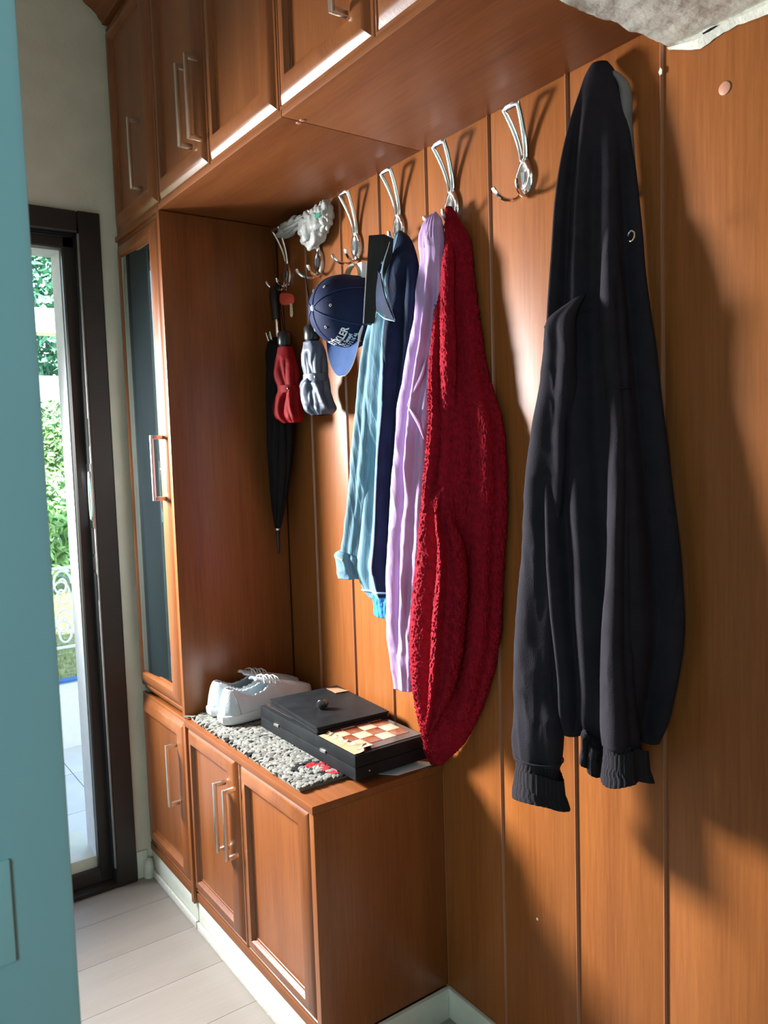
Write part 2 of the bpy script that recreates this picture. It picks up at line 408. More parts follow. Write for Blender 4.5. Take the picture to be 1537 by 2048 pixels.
# ------------------------------------------------------------------ entrance door frame
df = structure(thing('door_1', (-0.9, 0.0, 0.0), 'dark brown steel entrance door frame open to the bright garden', 'door frame'))
def frame_member(name, prof, z0, z1, mirror=False):
    return MB().prism([(-1.78 - x if mirror else x, y) for x, y in prof], 2, z0, z1).build(name, DARKFR, df, angle=30)
prof = [(-0.381, 0.0), (-0.381, -0.014), (-0.385, -0.018), (-0.440, -0.018), (-0.444, -0.014), (-0.444, 0.028), (-0.448, 0.031), (-0.476, 0.031), (-0.480, 0.036), (-0.480, 0.052), (-0.470, 0.054), (-0.420, 0.054), (-0.420, 0.0)]
frame_member('jamb', prof, 0.0, 2.008)
frame_member('jamb', prof, 0.0, 2.008, True)
hp = [(0.0, 2.008), (-0.014, 2.008), (-0.018, 2.004), (-0.018, 1.951), (-0.014, 1.947), (0.028, 1.947), (0.031, 1.943), (0.031, 1.915), (0.036, 1.911), (0.052, 1.911), (0.054, 1.92), (0.054, 1.97), (0.0, 1.97)]
MB().prism(hp, 0, -1.332, -0.448).build('head', DARKFR, df, angle=30)
MB().prism([(-0.016, 0.0), (-0.016, 0.012), (0.03, 0.012), (0.034, 0.05), (0.054, 0.05), (0.054, 0.0)], 0, -1.336, -0.444).build('sill', DARKFR, df, angle=30)
MB().box(-1.33, -0.478, 0.056, 0.26, 0.0, 0.085, ch=0.004).build('threshold', CREAM, df)
MB().box(-0.4475, -0.4425, -0.0025, 0.0285, 0.055, 1.946, ch=0.0008).build('gasket', RUBBER, df)
MB().box(-1.332, -0.448, -0.0025, 0.0285, 1.9435, 1.9475, ch=0.0008).build('gasket', RUBBER, df)
MB().box(-0.4462, -0.4425, -0.0165, -0.0028, 0.06, 1.945, ch=0.0008).build('rebate_glint', mat('pale_glint', (0.20, 0.18, 0.17), 0.22), df)  # paler strip paints the light reflecting along the rebate side
MB().box(-1.3375, -1.3338, -0.0135, 0.0275, 0.06, 1.945, ch=0.0008).build('rebate_glint', MATS['pale_glint'], df)
def slot(z0, z1, y0=-0.012, y1=-0.005):
    MB().box(-0.4472, -0.4458, y0, y1, z0, z1).build('strike_slot', BLACKP, df)
slot(1.34, 1.42); slot(0.885, 0.962)
sp = MB().box(-0.450, -0.4455, -0.015, 0.022, 1.10, 1.29, ch=0.001).build('strike_plate', CHROME, df)
MB().tube([(-0.452, -0.008 + 0.010 * math.cos(t), 1.195 + 0.070 * math.sin(t)) for t in np.linspace(0, 2 * PI, 40)[:-1]], 0.0032, 8, closed=True).build('plate_rim', CHROME, sp)
MB().box(-0.4515, -0.4498, -0.012, 0.004, 1.15, 1.235, ch=0.0006).build('latch_hole', BLACKP, sp)
sp2 = MB().box(-0.449, -0.4455, -0.010, 0.016, 0.966, 1.022, ch=0.0008).build('strike_plate', CHROME, df)
MB().box(-0.4505, -0.4488, -0.004, 0.010, 0.975, 1.012, ch=0.0005).build('latch_hole', BLACKP, sp2)

# ------------------------------------------------------------------ teal interior door standing open in the near left
td = structure(thing('door_2', (-1.35, -1.75, 0.0), 'teal painted interior door standing open at the left edge', 'door'))
MB().box(-1.71, -0.962, -1.775, -1.735, 0.01, 2.03, ch=0.006).build('leaf', TEAL, td)
for z0, z1 in ((0.16, 0.98), (1.12, 1.90)):
    P = []
    for d, h in ((0, 0.0), (0.004, -0.006), (0.012, -0.007), (0.020, -0.001)):
        P.append([(-1.60 + d, -1.7752 + h, z0 + d), (-1.063 - d, -1.7752 + h, z0 + d), (-1.063 - d, -1.7752 + h, z1 - d), (-1.60 + d, -1.7752 + h, z1 - d)])
    MB().grid(np.array(P), wrap_u=True).build('panel_moulding', TEAL, td)
lk = MB().box(-1.045, -1.006, -1.7785, -1.7748, 0.934, 1.012, ch=0.0012).build('escutcheon', TEAL2, td)
q = MB(); q.tube([(-1.022, -1.778, 0.872), (-1.022, -1.800, 0.872), (-1.026, -1.812, 0.872), (-1.045, -1.815, 0.871), (-1.13, -1.813, 0.868)], [0.009, 0.009, 0.010, 0.009, 0.008], 12)
q.build('lever', mat('dark_bronze', (0.03, 0.028, 0.026), 0.3, 1.0), lk)

# ------------------------------------------------------------------ cabinets
PROF = [(0.0, 0.0), (0.0, 0.0075), (0.0015, 0.0095), (0.0065, 0.0105), (0.0075, 0.0088), (0.009, 0.0088), (0.0105, 0.0100), (0.018, 0.0146), (0.026, 0.0188), (0.034, 0.0218), (0.041, 0.0232), (0.0475, 0.0228), (0.0505, 0.0190), (0.0515, 0.0150), (0.0535, 0.0132), (0.0570, 0.0128), (0.0580, 0.0110), (0.0600, 0.0110), (0.062, 0.0100)]
XF = -0.32
def handle_mesh(parent, y, z0, z1, xf):
    q = MB(); s = 0.0045
    q.box(xf - 0.033, xf - 0.024, y - s, y + s, z0, z1, ch=0.0016)
    q.box(xf - 0.028, xf + 0.001, y - s, y + s, z0, z0 + 0.011, ch=0.0014)
    q.box(xf - 0.028, xf + 0.001, y - s, y + s, z1 - 0.011, z1, ch=0.0014)
    h = q.build('handle', SATIN, parent)
    MB().box(xf - 0.0336, xf - 0.0326, y - 0.003, y + 0.003, z0 + 0.02, z1 - 0.02).build('inlay', mat('ivory_inlay', (0.60, 0.55, 0.42), 0.35), h) if False else None
    return h
def door(parent, y0, y1, z0, z1, hy=None, hz=None, glass=False, name='door'):
    ya, yb = min(y0, y1) + 0.0012, max(y0, y1) - 0.0012; za, zb = z0 + 0.0012, z1 - 0.0012
    P = [[(XF - h, ya + d, za + d), (XF - h, yb - d, za + d), (XF - h, yb - d, zb - d), (XF - h, ya + d, zb - d)] for d, h in PROF]
    q = MB(); q.grid(np.array(P), wrap_u=True)
    e = q.build(name, W_Z, parent, angle=35)
    d = 0.0615
    if glass:
        mp_ = MB().box(XF - 0.0105, XF - 0.006, ya + d - 0.004, yb - d + 0.004, za + d - 0.004, zb - d + 0.004)
        mp_.v = [(x + 0.072 * ((ya + yb) / 2 - y), y, z) for x, y, z in mp_.v]      # pane sits slightly turned in its rebate
        mp_.build('mirror_pane', MIRROR, e, smooth=False)
    else:
        MB().box(XF - 0.0102, XF - 0.0005, ya + d - 0.002, yb - d + 0.002, za + d - 0.002, zb - d + 0.002).build('door_panel', W_Z, e, smooth=False)
    if hy is not None:
        handle_mesh(e, hy, hz[0], hz[1], XF - 0.0215)
    return e
YA, YB, YC, YD, YE = -0.372, -0.682, -1.030, -1.330, -1.632
ZS, ZB = 1.936, 0.594
# tall mirror cupboard
tc_ = thing('tall_cabinet', (-0.16, -0.186, 0.594), 'tall narrow brown wood cupboard with a dark mirrored door beside the entrance', 'cupboard')
MB().box(XF, -0.001, YA + 0.018, -0.001, 0.596, 1.934).build('body', W_Z, tc_, smooth=False)
MB().box(-0.338, -0.001, YA, YA + 0.0178, 0.596, 1.934, ch=0.001).build('side_panel', W_Z, tc_)
door(tc_, YA + 0.020, -0.002, 0.606, 1.938, -0.318, (1.185, 1.36), glass=True)
# upper cupboards
def upper(yl, yr, doors, label, handles, soff=True):
    t = thing('upper_cabinet', (-0.16, (yl + yr) / 2, 1.95), label, 'cupboard', 'upper cupboards in a row over the hooks')
    MB().box(XF, -0.001, yr + 0.0006, yl - 0.0006, 1.951, 2.56).build('body', W_Z, t, smooth=False)
    MB().box(-0.336, -0.001, yr + 0.0008, yl - 0.0008, ZS, 1.9505, ch=0.0012).build('bottom_panel', W_Y, t)
    for (a, c), hy in zip(doors, handles): door(t, a, c, 1.952, 2.540, hy, (2.008, 2.192))
    return t
upper(-0.002, YA + 0.012, [(-0.003, YA + 0.013)], 'single upper cupboard door above the mirrored cupboard', [-0.272])
u2 = upper(YA + 0.011, YC, [(YA + 0.011, YB), (YB, YC + 0.02)], 'two-door upper cupboard with a pair of bow handles in full view', [-0.612, -0.668])
u3 = upper(YC, YE, [(YC + 0.02, YD), (YD, YE)], 'upper cupboard cut off by the top of the photo, one handle end showing', [-1.270, -1.392])
for dy, t in ((0.006, u2), (-0.006, u3)):
    o = MB().lathe([(0.0, -0.0016), (0.004, -0.0014), (0.0055, 0.0), (0.0055, 0.002)], (-0.295, YC + dy * 1.2, ZS), 'z', 14).build('screw_cap', MATS['pink_plug'], t)
# cornice on top of the upper cupboards
cor = [(-0.30, 2.545), (-0.341, 2.545), (-0.343, 2.553), (-0.350, 2.558), (-0.356, 2.570), (-0.368, 2.580), (-0.384, 2.588), (-0.392, 2.596), (-0.392, 2.62), (-0.30, 2.62)]
q = tag(MB().prism(cor, 1, YE, -0.012).build('cornice', W_Y, angle=30), 'moulded wooden cornice running along the top of the upper cupboards', 'moulding')
MB().tube([(-0.393, -0.010, 2.612), (-0.385, -0.009, 2.592), (-0.365, -0.008, 2.577), (-0.350, -0.008, 2.560), (-0.344, -0.008, 2.556), (-0.349, -0.014, 2.572)], 0.0022, 6).build('filler_bead', CAULK, q)
# shoe cupboards under the bench
def low(yl, yr, doors, label, handles):
    t = thing('shoe_cabinet', (-0.16, (yl + yr) / 2, 0.0), label, 'cupboard', 'low shoe cupboards')
    MB().box(XF, -0.0115, yr + 0.0185, yl - 0.001, 0.088, 0.5772).build('body', W_Z, t, smooth=False)
    MB().box(-0.3385, -0.0005, yr + 0.0004, yr + 0.018, 0.0735, 0.5765, ch=0.001).build('side_panel', W_Z, t)
    MB().box(-0.331, -0.315, yr + 0.0185, yl - 0.001, 0.082, 0.104, ch=0.001).build('bottom_rail', W_Y, t)
    for (a, c), hy in zip(doors, handles): door(t, a, c, 0.106, 0.5865, hy, (0.337, 0.512))
    p = MB().box(-0.328, -0.30, yr + 0.002, yl - 0.002, 0.0, 0.080, ch=0.002).build('plinth', CREAM, t)
    MB().box(-0.336, -0.3285, yr + 0.002, yl - 0.003, 0.0, 0.022, ch=0.003).build('skirting_strip', CAULK, p)
    return t
low(-0.002, YA + 0.002, [(-0.004, YA + 0.010)], 'single-door low cupboard under the mirrored cupboard', [-0.306])
lo2 = low(YA + 0.001, -1.050, [(YA + 0.008, -0.690), (-0.690, -1.040)], 'two-door low shoe cupboard under the bench top', [-0.628, -0.682])
tag(MB().box(-0.342, -0.0005, -1.052, YA - 0.0005, 0.5775, ZB, ch=0.0015).build('bench_top', W_Y), 'brown wooden bench top on the low cupboard, holding shoes and the game box', 'bench top')
b = MB(); b.box(-0.3286, -0.3278, -0.32, -0.16, 0.048, 0.060); b.build('crack', BLACKF, lo2) if False else None

# ------------------------------------------------------------------ coat hooks
HOOKY = [-0.436, -0.604, -0.780, -0.951, -1.133, -1.337, -1.530]
HLAB = ['chrome coat hook in the dark corner holding the black umbrella and keys', 'chrome coat hook with the crumpled white plastic bag stuffed behind it', 'chrome coat hook holding the navy baseball cap',
        'chrome coat hook holding the denim shirt', 'chrome coat hook holding the lilac shirt and red cardigan', 'empty chrome coat hook between the red cardigan and the dark hoodie', 'chrome coat hook hidden under the dark hoodie']
def make_hook(y):
    t = thing('coat_hook', (0.0, 0.0, 1.79), HLAB[0], 'hook', 'chrome coat hooks in a row on the panelled wall')
    # leaf-shaped back plate
    n = 18; q = MB(); zs = np.linspace(-0.038, 0.038, n)
    P = []
    for layer, (xo, sc) in enumerate(((0.0, 1.0), (-0.006, 1.0), (-0.009, 0.86), (-0.0095, 0.6), (-0.0085, 0.52))):
        ring = [( xo, sc * 0.0205 * math.cos(a) * (1 - 0.12 * math.sin(a)), 1.793 + sc * 0.037 * math.sin(a) * (1 + 0.0 * a)) for a in np.linspace(0, 2 * PI, 36)[:-1]]
        ring = [(x, yy * (abs(math.cos(math.asin(max(-1, min(1, (z - 1.793) / (0.0371 * sc)))))) ** 0.35 if abs(z - 1.793) < 0.037 * sc else 1), z) for x, yy, z in ring]
        P.append(ring)
    q.grid(np.array(P), wrap_u=True); c = len(q.v); q.f.append(list(range(c - 35, c))); q.mi.append(0)
    q.build('plate', CHROME, t)
    MB().add([(-0.0098, -0.0045, 1.800), (-0.0098, 0.0045, 1.800), (-0.0098, 0.0038, 1.787), (-0.0098, 0.0, 1.778), (-0.0098, -0.0038, 1.787), (-0.0080, -0.0045, 1.800), (-0.0080, 0.0045, 1.800), (-0.0080, 0.0038, 1.787), (-0.0080, 0.0, 1.778), (-0.0080, -0.0038, 1.787)],
             [(0, 1, 2, 3, 4)] + [(i, (i + 1) % 5, 5 + (i + 1) % 5, 5 + i) for i in range(5)]).build('inset', mat('dark_chrome', (0.25, 0.26, 0.27), 0.3, 1.0), t)
    # upper arm: narrow open frame widening to a square bar
    def arc(s): return -(0.007 + 0.030 * s ** 1.7)
    L = [(arc(s), -0.0055 - 0.0125 * s ** 1.5, 1.824 + 0.086 * s) for s in np.linspace(0, 1, 12)]
    Rr = [(arc(s), 0.0055 + 0.0125 * s ** 1.5, 1.824 + 0.086 * s) for s in np.linspace(0, 1, 12)]
    loop = L + [(arc(1.0) - 0.0008, -0.009, 1.9112), (arc(1.0) - 0.0008, 0.009, 1.9112)] + Rr[::-1] + [(-0.007, 0.0, 1.818)]
    MB().tube(loop, 0.0038, 10, closed=True, flat=1.5, ref=(1, 0.0, 0.35)).build('arm', CHROME, t)
    for s in (-1, 1):
        pts = []
        for k in range(13):
            a = PI * 0.92 * k / 12
            pts.append((-0.006 - 0.025 * (1 - math.cos(a)), s * (0.004 + 0.026 * k / 12), 1.768 - 0.019 * math.sin(a) + 0.010 * (k / 12) ** 2))
        MB().tube(pts, [0.0038] * 10 + [0.0042, 0.0044, 0.0036], 8).build('prong', CHROME, t)
    return t
hk = make_hook(0)
hk.location.y = HOOKY[0]
for i in range(1, 7):
    c = copy_tree(hk, (0.0, HOOKY[i], 1.79 if i < 6 else 1.728)); c['label'] = HLAB[i]

# ------------------------------------------------------------------ draped cloth
def smooth_rows(rows, nv):
    rows = np.array(rows, float)
    d = np.r_[0, np.cumsum(np.linalg.norm(np.diff(rows[:, :3], axis=0), axis=1))]; d /= d[-1]
    t = np.linspace(0, 1, nv); out = []
    mnt = np.gradient(rows, d, axis=0)
    idx = np.clip(np.searchsorted(d, t, side='right') - 1, 0, len(d) - 2)
    h = (d[idx + 1] - d[idx]); s = (t - d[idx]) / h
    h = h[:, None]; s = s[:, None]
    h00 = 2 * s**3 - 3 * s**2 + 1; h10 = s**3 - 2 * s**2 + s; h01 = -2 * s**3 + 3 * s**2; h11 = s**3 - s**2
    return h00 * rows[idx] + h10 * h * mnt[idx] + h01 * rows[idx + 1] + h11 * h * mnt[idx + 1]
def ridge(dphi, w): return np.exp(-(dphi / w) ** 2)
def wrapd(a): return (a + PI) % (2 * PI) - PI
def drape(rows, nphi=180, nv=220, folds=(), pleats=(), wr=0.0, wscale=(30, 30, 8), seed=0, hem=None, knit=None, xmax=-0.006, inner=True, steps=(), rot=0.0):
    """rows: (x, y, z, rx, ry) of the cross sections from top to bottom.
    folds: (phi_top, phi_bottom, width, amp, v_start, v_end), degrees and metres; returns a vertex grid"""
    S = smooth_rows(rows, nv); S[:, 3:] = np.maximum(S[:, 3:], 0.0015)
    ph = np.linspace(0, 2 * PI, nphi, endpoint=False)[None, :]
    v = np.linspace(0, 1, nv)[:, None]
    cx, cy, cz, rx, ry = [S[:, i][:, None] for i in range(5)]
    rm = np.minimum(rx, ry)
    d = np.zeros((nv, nphi))
    jit = 0.10 * vnoise(v * 6 + seed, 0 * v + 0.5, 0 * v + seed * 1.7)
    for n, amp, v0, vp in pleats:
        fade = np.clip((v - v0) / 0.2, 0, 1) if v0 > 0 else 1.0
        d += amp * fade * (2 * np.abs(np.sin(0.5 * (n * (ph + jit) + vp * v + seed + 2.2 * vnoise(ph * 0 + v * 2.6, np.sin(ph) * 1.2, np.cos(ph) * 1.2 + seed)))) - 1)
    for p0, p1, w, amp, v0, v1 in folds:
        c = math.radians(p0) + (math.radians(p1) - math.radians(p0)) * v + jit * 0.5
        e = np.clip((v - v0) / 0.08 + 0.0, 0, 1) * np.clip((v1 - v) / 0.08, 0, 1); e = e * e * (3 - 2 * e)
        d += amp * e * ridge(wrapd(ph - c), math.radians(w))
    for p0, p1, dep, rec, v0, v1 in steps:
        c = math.radians(p0) + (math.radians(p1) - math.radians(p0)) * v + jit * 0.4
        a = (ph - c); ss = lambda t: np.clip(t, 0, 1) ** 2 * (3 - 2 * np.clip(t, 0, 1))
        e = ss((v - v0) / 0.1) * ss((v1 - v) / 0.1)
        d -= dep * e * ss(a / math.radians(7)) * (1 - ss((a - math.radians(25)) / math.radians(rec)))
    lim = np.minimum(1.0, rm / 0.03)
    d = d * lim
    ps = ph - rot; cr, sr = math.cos(rot), math.sin(rot)
    nxl, nyl = np.cos(ps) / rx, np.sin(ps) / ry
    L = np.sqrt(nxl**2 + nyl**2); nxl, nyl = nxl / L, nyl / L
    nxv, nyv = nxl * cr - nyl * sr, nxl * sr + nyl * cr
    X = cx + rx * np.cos(ps) * cr - ry * np.sin(ps) * sr; Y = cy + rx * np.cos(ps) * sr + ry * np.sin(ps) * cr; Z = cz + 0 * ph
    if hem is not None:
        Z = Z + hem(ph, v)
    if wr > 0:
        d = d + wr * np.minimum(1, rm / 0.02) * (1.2 - 2.4 * np.abs(vnoise(X * wscale[0] + seed, Y * wscale[1] + Z * 1.5, Z * wscale[2])) + 0.5 - 1.0 * np.abs(vnoise(X * wscale[0] * 2.3, Y * wscale[1] * 2.3 + seed - Z * 3, Z * wscale[2] * 2.7)))
    if knit is not None:
        d = d + knit(X, Y, Z, ph, v) * np.minimum(1, rm / 0.012)
    X = X + nxv * d; Y = Y + nyv * d
    X = np.where(X > xmax, xmax - 0.002 * np.exp(-np.abs(X - xmax) * 50), X)
    P = np.dstack([X, Y, Z])
    if inner:
        c0 = np.dstack([cx[-1:] + 0 * ph, cy[-1:] + 0 * ph])
        for k, (sc, dz) in enumerate(((0.95, -0.001), (0.88, 0.004), (0.80, 0.05))):
            q = P[nv - 1:nv].copy(); q[..., :2] = c0 + (q[..., :2] - c0) * sc; q[..., 2] += dz
            P = np.vstack([P, q])
    return P
def cloth(name, P, m_, parent, cap=True, **kw):
    q = MB(); q.grid(P, wrap_u=True)
    if cap: q.f.append(list(range(P.shape[1]))); q.mi.append(0)
    return q.build(name, m_, parent, angle=180, **kw)
def sheet(corners, nu, nv, fn=None, thick=0.0015):
    """bilinear patch (a,b,c,d) with displacement fn(u,v)->vec, given thickness"""
    a, b_, c, d = [np.array(p, float) for p in corners]
    u = np.linspace(0, 1, nu)[None, :, None]; v = np.linspace(0, 1, nv)[:, None, None]
    P = (a * (1 - u) + b_ * u) * (1 - v) + (d * (1 - u) + c * u) * v
    if fn is not None: P = P + fn(u[..., 0], v[..., 0])
    nrm = np.cross(b_ - a, d - a); nrm = nrm / np.linalg.norm(nrm) * thick
    top, bot = P, P - nrm
    q = MB(); q.grid(top); q.grid(bot, flip=True)
    for e in (lambda A: A[0], lambda A: A[-1], lambda A: A[:, 0], lambda A: A[:, -1]):
        q.grid(np.stack([e(top), e(bot)]))
    return q

# ---- hoodie
HOOD = [(-0.022,-1.525,1.913,0.013,0.011),(-0.028,-1.53,1.896,0.022,0.014),(-0.035,-1.534,1.866,0.032,0.011),(-0.043,-1.537,1.817,0.044,0.015),(-0.05,-1.538,1.753,0.055,0.019),(-0.055,-1.54,1.689,0.063,0.021),(-0.058,-1.543,1.625,0.068,0.023),(-0.061,-1.545,1.562,0.072,0.025),(-0.063,-1.548,1.514,0.076,0.026),(-0.064,-1.551,1.478,0.076,0.026)]
HBODY = [(-0.061,-1.55,1.529,0.073,0.027),(-0.064,-1.555,1.481,0.077,0.028),(-0.067,-1.559,1.401,0.083,0.031),(-0.073,-1.565,1.322,0.09,0.033),(-0.075,-1.572,1.242,0.094,0.035),(-0.077,-1.58,1.162,0.097,0.036),(-0.078,-1.587,1.083,0.098,0.036),(-0.077,-1.591,1.018,0.098,0.036),(-0.075,-1.59,0.969,0.094,0.035),(-0.07,-1.584,0.909,0.087,0.032),(-0.064,-1.571,0.838,0.077,0.028),(-0.059,-1.565,0.814,0.07,0.026)]
HSL1 = [(-0.082,-1.536,1.54,0.005,0.005),(-0.12,-1.523,1.498,0.019,0.022),(-0.12,-1.517,1.452,0.022,0.027),(-0.12,-1.511,1.389,0.026,0.031),(-0.12,-1.505,1.325,0.03,0.037),(-0.12,-1.5,1.26,0.034,0.041),(-0.12,-1.495,1.214,0.034,0.042),(-0.12,-1.488,1.16,0.032,0.039),(-0.12,-1.478,1.084,0.031,0.039),(-0.12,-1.47,0.997,0.033,0.041),(-0.12,-1.463,0.909,0.034,0.043),(-0.12,-1.459,0.829,0.036,0.046),(-0.12,-1.456,0.776,0.036,0.046),(-0.12,-1.456,0.756,0.034,0.043)]
HCF1 = [(-0.12,-1.457,0.762,0.033,0.042),(-0.12,-1.454,0.744,0.032,0.041),(-0.12,-1.453,0.721,0.034,0.044),(-0.12,-1.456,0.703,0.039,0.05),(-0.12,-1.459,0.69,0.041,0.053)]
HSL2 = [(-0.055,-1.567,1.651,0.005,0.006),(-0.062,-1.574,1.602,0.012,0.013),(-0.066,-1.578,1.555,0.016,0.016),(-0.068,-1.581,1.493,0.019,0.02),(-0.07,-1.588,1.414,0.018,0.019),(-0.075,-1.599,1.336,0.017,0.017),(-0.085,-1.607,1.243,0.017,0.018),(-0.095,-1.611,1.15,0.017,0.018),(-0.1,-1.611,1.057,0.019,0.02),(-0.1,-1.609,0.977,0.022,0.023),(-0.1,-1.611,0.897,0.026,0.028),(-0.1,-1.615,0.842,0.029,0.03),(-0.1,-1.617,0.826,0.028,0.029)]
HCF2 = [(-0.1,-1.617,0.831,0.027,0.028),(-0.1,-1.619,0.811,0.029,0.03),(-0.1,-1.62,0.791,0.032,0.033),(-0.1,-1.622,0.773,0.036,0.037)]
hd = thing('hoodie', (-0.08, -1.56, 0.70), 'dark navy-black hooded sweatshirt hanging by its hood at the right', 'hoodie')
rows_ = HOOD[:-1] + HBODY[3:]
PH = drape(rows_, 240, 460, rot=math.radians(126), folds=[(148, 140, 9, 0.009, 0.0, 1.2), (170, 162, 9, -0.012, 0.04, 1.2), (188, 182, 10, 0.006, 0.04, 1.2), (212, 208, 11, -0.016, 0.1, 0.95), (238, 234, 12, 0.005, 0.05, 1.2), (262, 258, 12, -0.018, 0.1, 1.2), (288, 286, 14, 0.009, 0.1, 1.2)], steps=[(158, 152, 0.010, 80, 0.06, 1.4)], wr=0.0013, wscale=(16, 16, 3), seed=2)
kh_ = int(np.argmin(np.abs(PH[:460, 0, 2] - 1.50)))
cloth('hood', PH[:kh_ + 1], HOODF, hd)
cloth('body', PH[kh_:], HOODF, hd, cap=False)
def gridseam(P, i0, cols, parent, name='seam', r=0.0016, m_=None, slope=0.0, out=0.0008):
    c = P[i0].mean(0); pts = []
    for k, j in enumerate(cols):
        p = P[int(round(i0 + slope * (k - len(cols) / 2))), int(j) % P.shape[1]]; n_ = p - c; n_[2] = 0; n_ = n_ / np.linalg.norm(n_)
        pts.append(tuple(p + n_ * out))
    MB().tube(pts, r, 6).build(name, m_, parent)
gridseam(PH, kh_, range(80, 140), hd, 'neck_seam', 0.0024, HOODF, slope=-0.22)
for j0 in (112, 178):
    MB().tube([tuple(PH[i, int(j0 - 6 * (i - kh_) / 200)] + np.array((-0.0006, -0.0006, 0))) for i in range(40 if j0 == 112 else kh_ + 20, kh_ if j0 == 112 else 420, 6)], 0.0011, 5).build('seam', HOODF, hd)
def ringseam(rows, k, parent, name='seam', r=0.0014, m_=HOODF, grow=1.02, a0=100, a1=340, tilt=0.0):
    S = smooth_rows(rows, 100)[k]
    MB().tube([(S[0] + S[3] * grow * math.cos(a), S[1] + S[4] * grow * math.sin(a), S[2] + tilt * math.cos(a - math.radians(145))) for a in np.radians(np.linspace(a0, a1, 50))], r, 6).build(name, m_, parent)
s1 = cloth('sleeve', drape(HSL1, 110, 200, folds=[(200, 215, 30, -0.010, 0.0, 1.2), (150, 150, 30, 0.006, 0.2, 0.9), (270, 255, 25, -0.010, 0.2, 0.9)], wr=0.002, wscale=(25, 25, 9), seed=8), HOODF, hd)
s2 = cloth('sleeve', drape(HSL2, 100, 200, folds=[(200, 200, 30, 0.004, 0.0, 1.2), (250, 260, 25, -0.008, 0.1, 1.2)], wr=0.0015, wscale=(25, 25, 9), seed=9), HOODF, hd)
cloth('cuff', drape(HCF1, 120, 50, pleats=[(30, 0.0009, 0, 0)], folds=[(285, 285, 14, 0.006, 0.5, 2), (240, 240, 30, -0.008, 0, 2)], seed=1, hem=lambda p, v: 0.006 * np.sin(p * 2 + 1) * v), HOODRIB, s1)
cloth('cuff', drape(HCF2, 120, 50, pleats=[(30, 0.0009, 0, 0)], folds=[(300, 300, 14, 0.008, 0.4, 2), (265, 265, 16, -0.010, 0, 2)], seed=3, hem=lambda p, v: 0.006 * np.sin(p * 2 - 1) * v), HOODRIB, s2)
for k in (0, 1): pass
# hem
hemrows = [HBODY[-1], tuple(np.array(HBODY[-1]) + (0, 0.002, -0.022, -0.001, -0.002)), tuple(np.array(HBODY[-1]) + (0, 0.004, -0.045, 0.0, 0.0))]
cloth('hem_band', drape(hemrows, 160, 40, pleats=[(40, 0.0008, 0, 0)], folds=[(190, 190, 12, -0.014, -1, 2), (236, 236, 12, -0.014, -1, 2)], seed=4, hem=lambda p, v: 0.022 * np.sin(p - 0.4) * 1.0), HOODRIB, hd)


ringseam(HSL2, 32, s2, a0=150, a1=330, grow=1.15)
ringseam(HSL1, 98, s1, a0=100, a1=340, grow=1.06)
# hood lining edge in grey, on the near side
lin = [(-0.016, -1.548, 1.892), (-0.016, -1.562, 1.876), (-0.016, -1.573, 1.800), (-0.016, -1.584, 1.69), (-0.016, -1.597, 1.57)]
P = []
for (x, y, z), w in zip(smooth_rows([p + (0, 0) for p in lin], 30)[:, :3], np.interp(np.linspace(0, 1, 30), [0, 0.15, 0.5, 1], [0.006, 0.010, 0.005, 0.001])):
    P.append([(x + 0.010 * math.cos(a), y + w * 0.9 * math.sin(a), z) for a in np.linspace(0.1, 2 * PI, 15)[:-1]])
cloth('lining', np.minimum(np.array(P), np.array([-0.004, 9, 9])), GREYF, hd)
MB().tube([(-0.072 + 0.003 * math.cos(a) * 0.3, -1.6205 + 0.0065 * math.cos(a), 1.612 + 0.0075 * math.sin(a)) for a in np.linspace(0.2, 5.2, 26)], 0.0013, 6).build('eyelet', CHROME, hd)
i0_ = int(np.argmin(np.abs(PH[:460, 0, 2] - 1.195)))
MB().tube([tuple(PH[i0_ + int(d_), j_] + np.array((-0.0008, -0.0008, 0))) for d_, j_ in ((0, 186), (0, 189), (1, 192), (8, 192), (20, 191), (35, 189), (50, 186), (62, 182))], 0.0014, 6).build('pocket_seam', HOODF, hd)
tg = [(-0.06,-1.506,0.838,0.007,0.019),(-0.06,-1.517,0.805,0.007,0.019),(-0.06,-1.528,0.782,0.007,0.017),(-0.06,-1.533,0.766,0.005,0.014),(-0.06,-1.535,0.76,0.003,0.007)]
cloth('hanging_tab', drape(tg, 40, 40, inner=False), BLACKF, hd)

# ---- red cardigan
RED = [(-0.03,-1.151,1.784,0.006,0.005),(-0.026,-1.158,1.753,0.014,0.01),(-0.027,-1.171,1.715,0.024,0.015),(-0.033,-1.174,1.655,0.033,0.012),(-0.037,-1.176,1.595,0.04,0.015),(-0.042,-1.181,1.535,0.047,0.018),(-0.047,-1.186,1.475,0.054,0.02),(-0.051,-1.199,1.415,0.061,0.023),(-0.057,-1.217,1.355,0.069,0.026),(-0.061,-1.222,1.296,0.075,0.029),(-0.063,-1.22,1.237,0.079,0.03),(-0.065,-1.217,1.178,0.082,0.031),(-0.067,-1.207,1.098,0.084,0.032),(-0.069,-1.197,1.016,0.087,0.033),(-0.07,-1.188,0.933,0.089,0.034),(-0.066,-1.17,0.846,0.083,0.032),(-0.055,-1.142,0.753,0.066,0.025),(-0.04,-1.107,0.675,0.044,0.017),(-0.019,-1.05,0.598,0.013,0.005)]
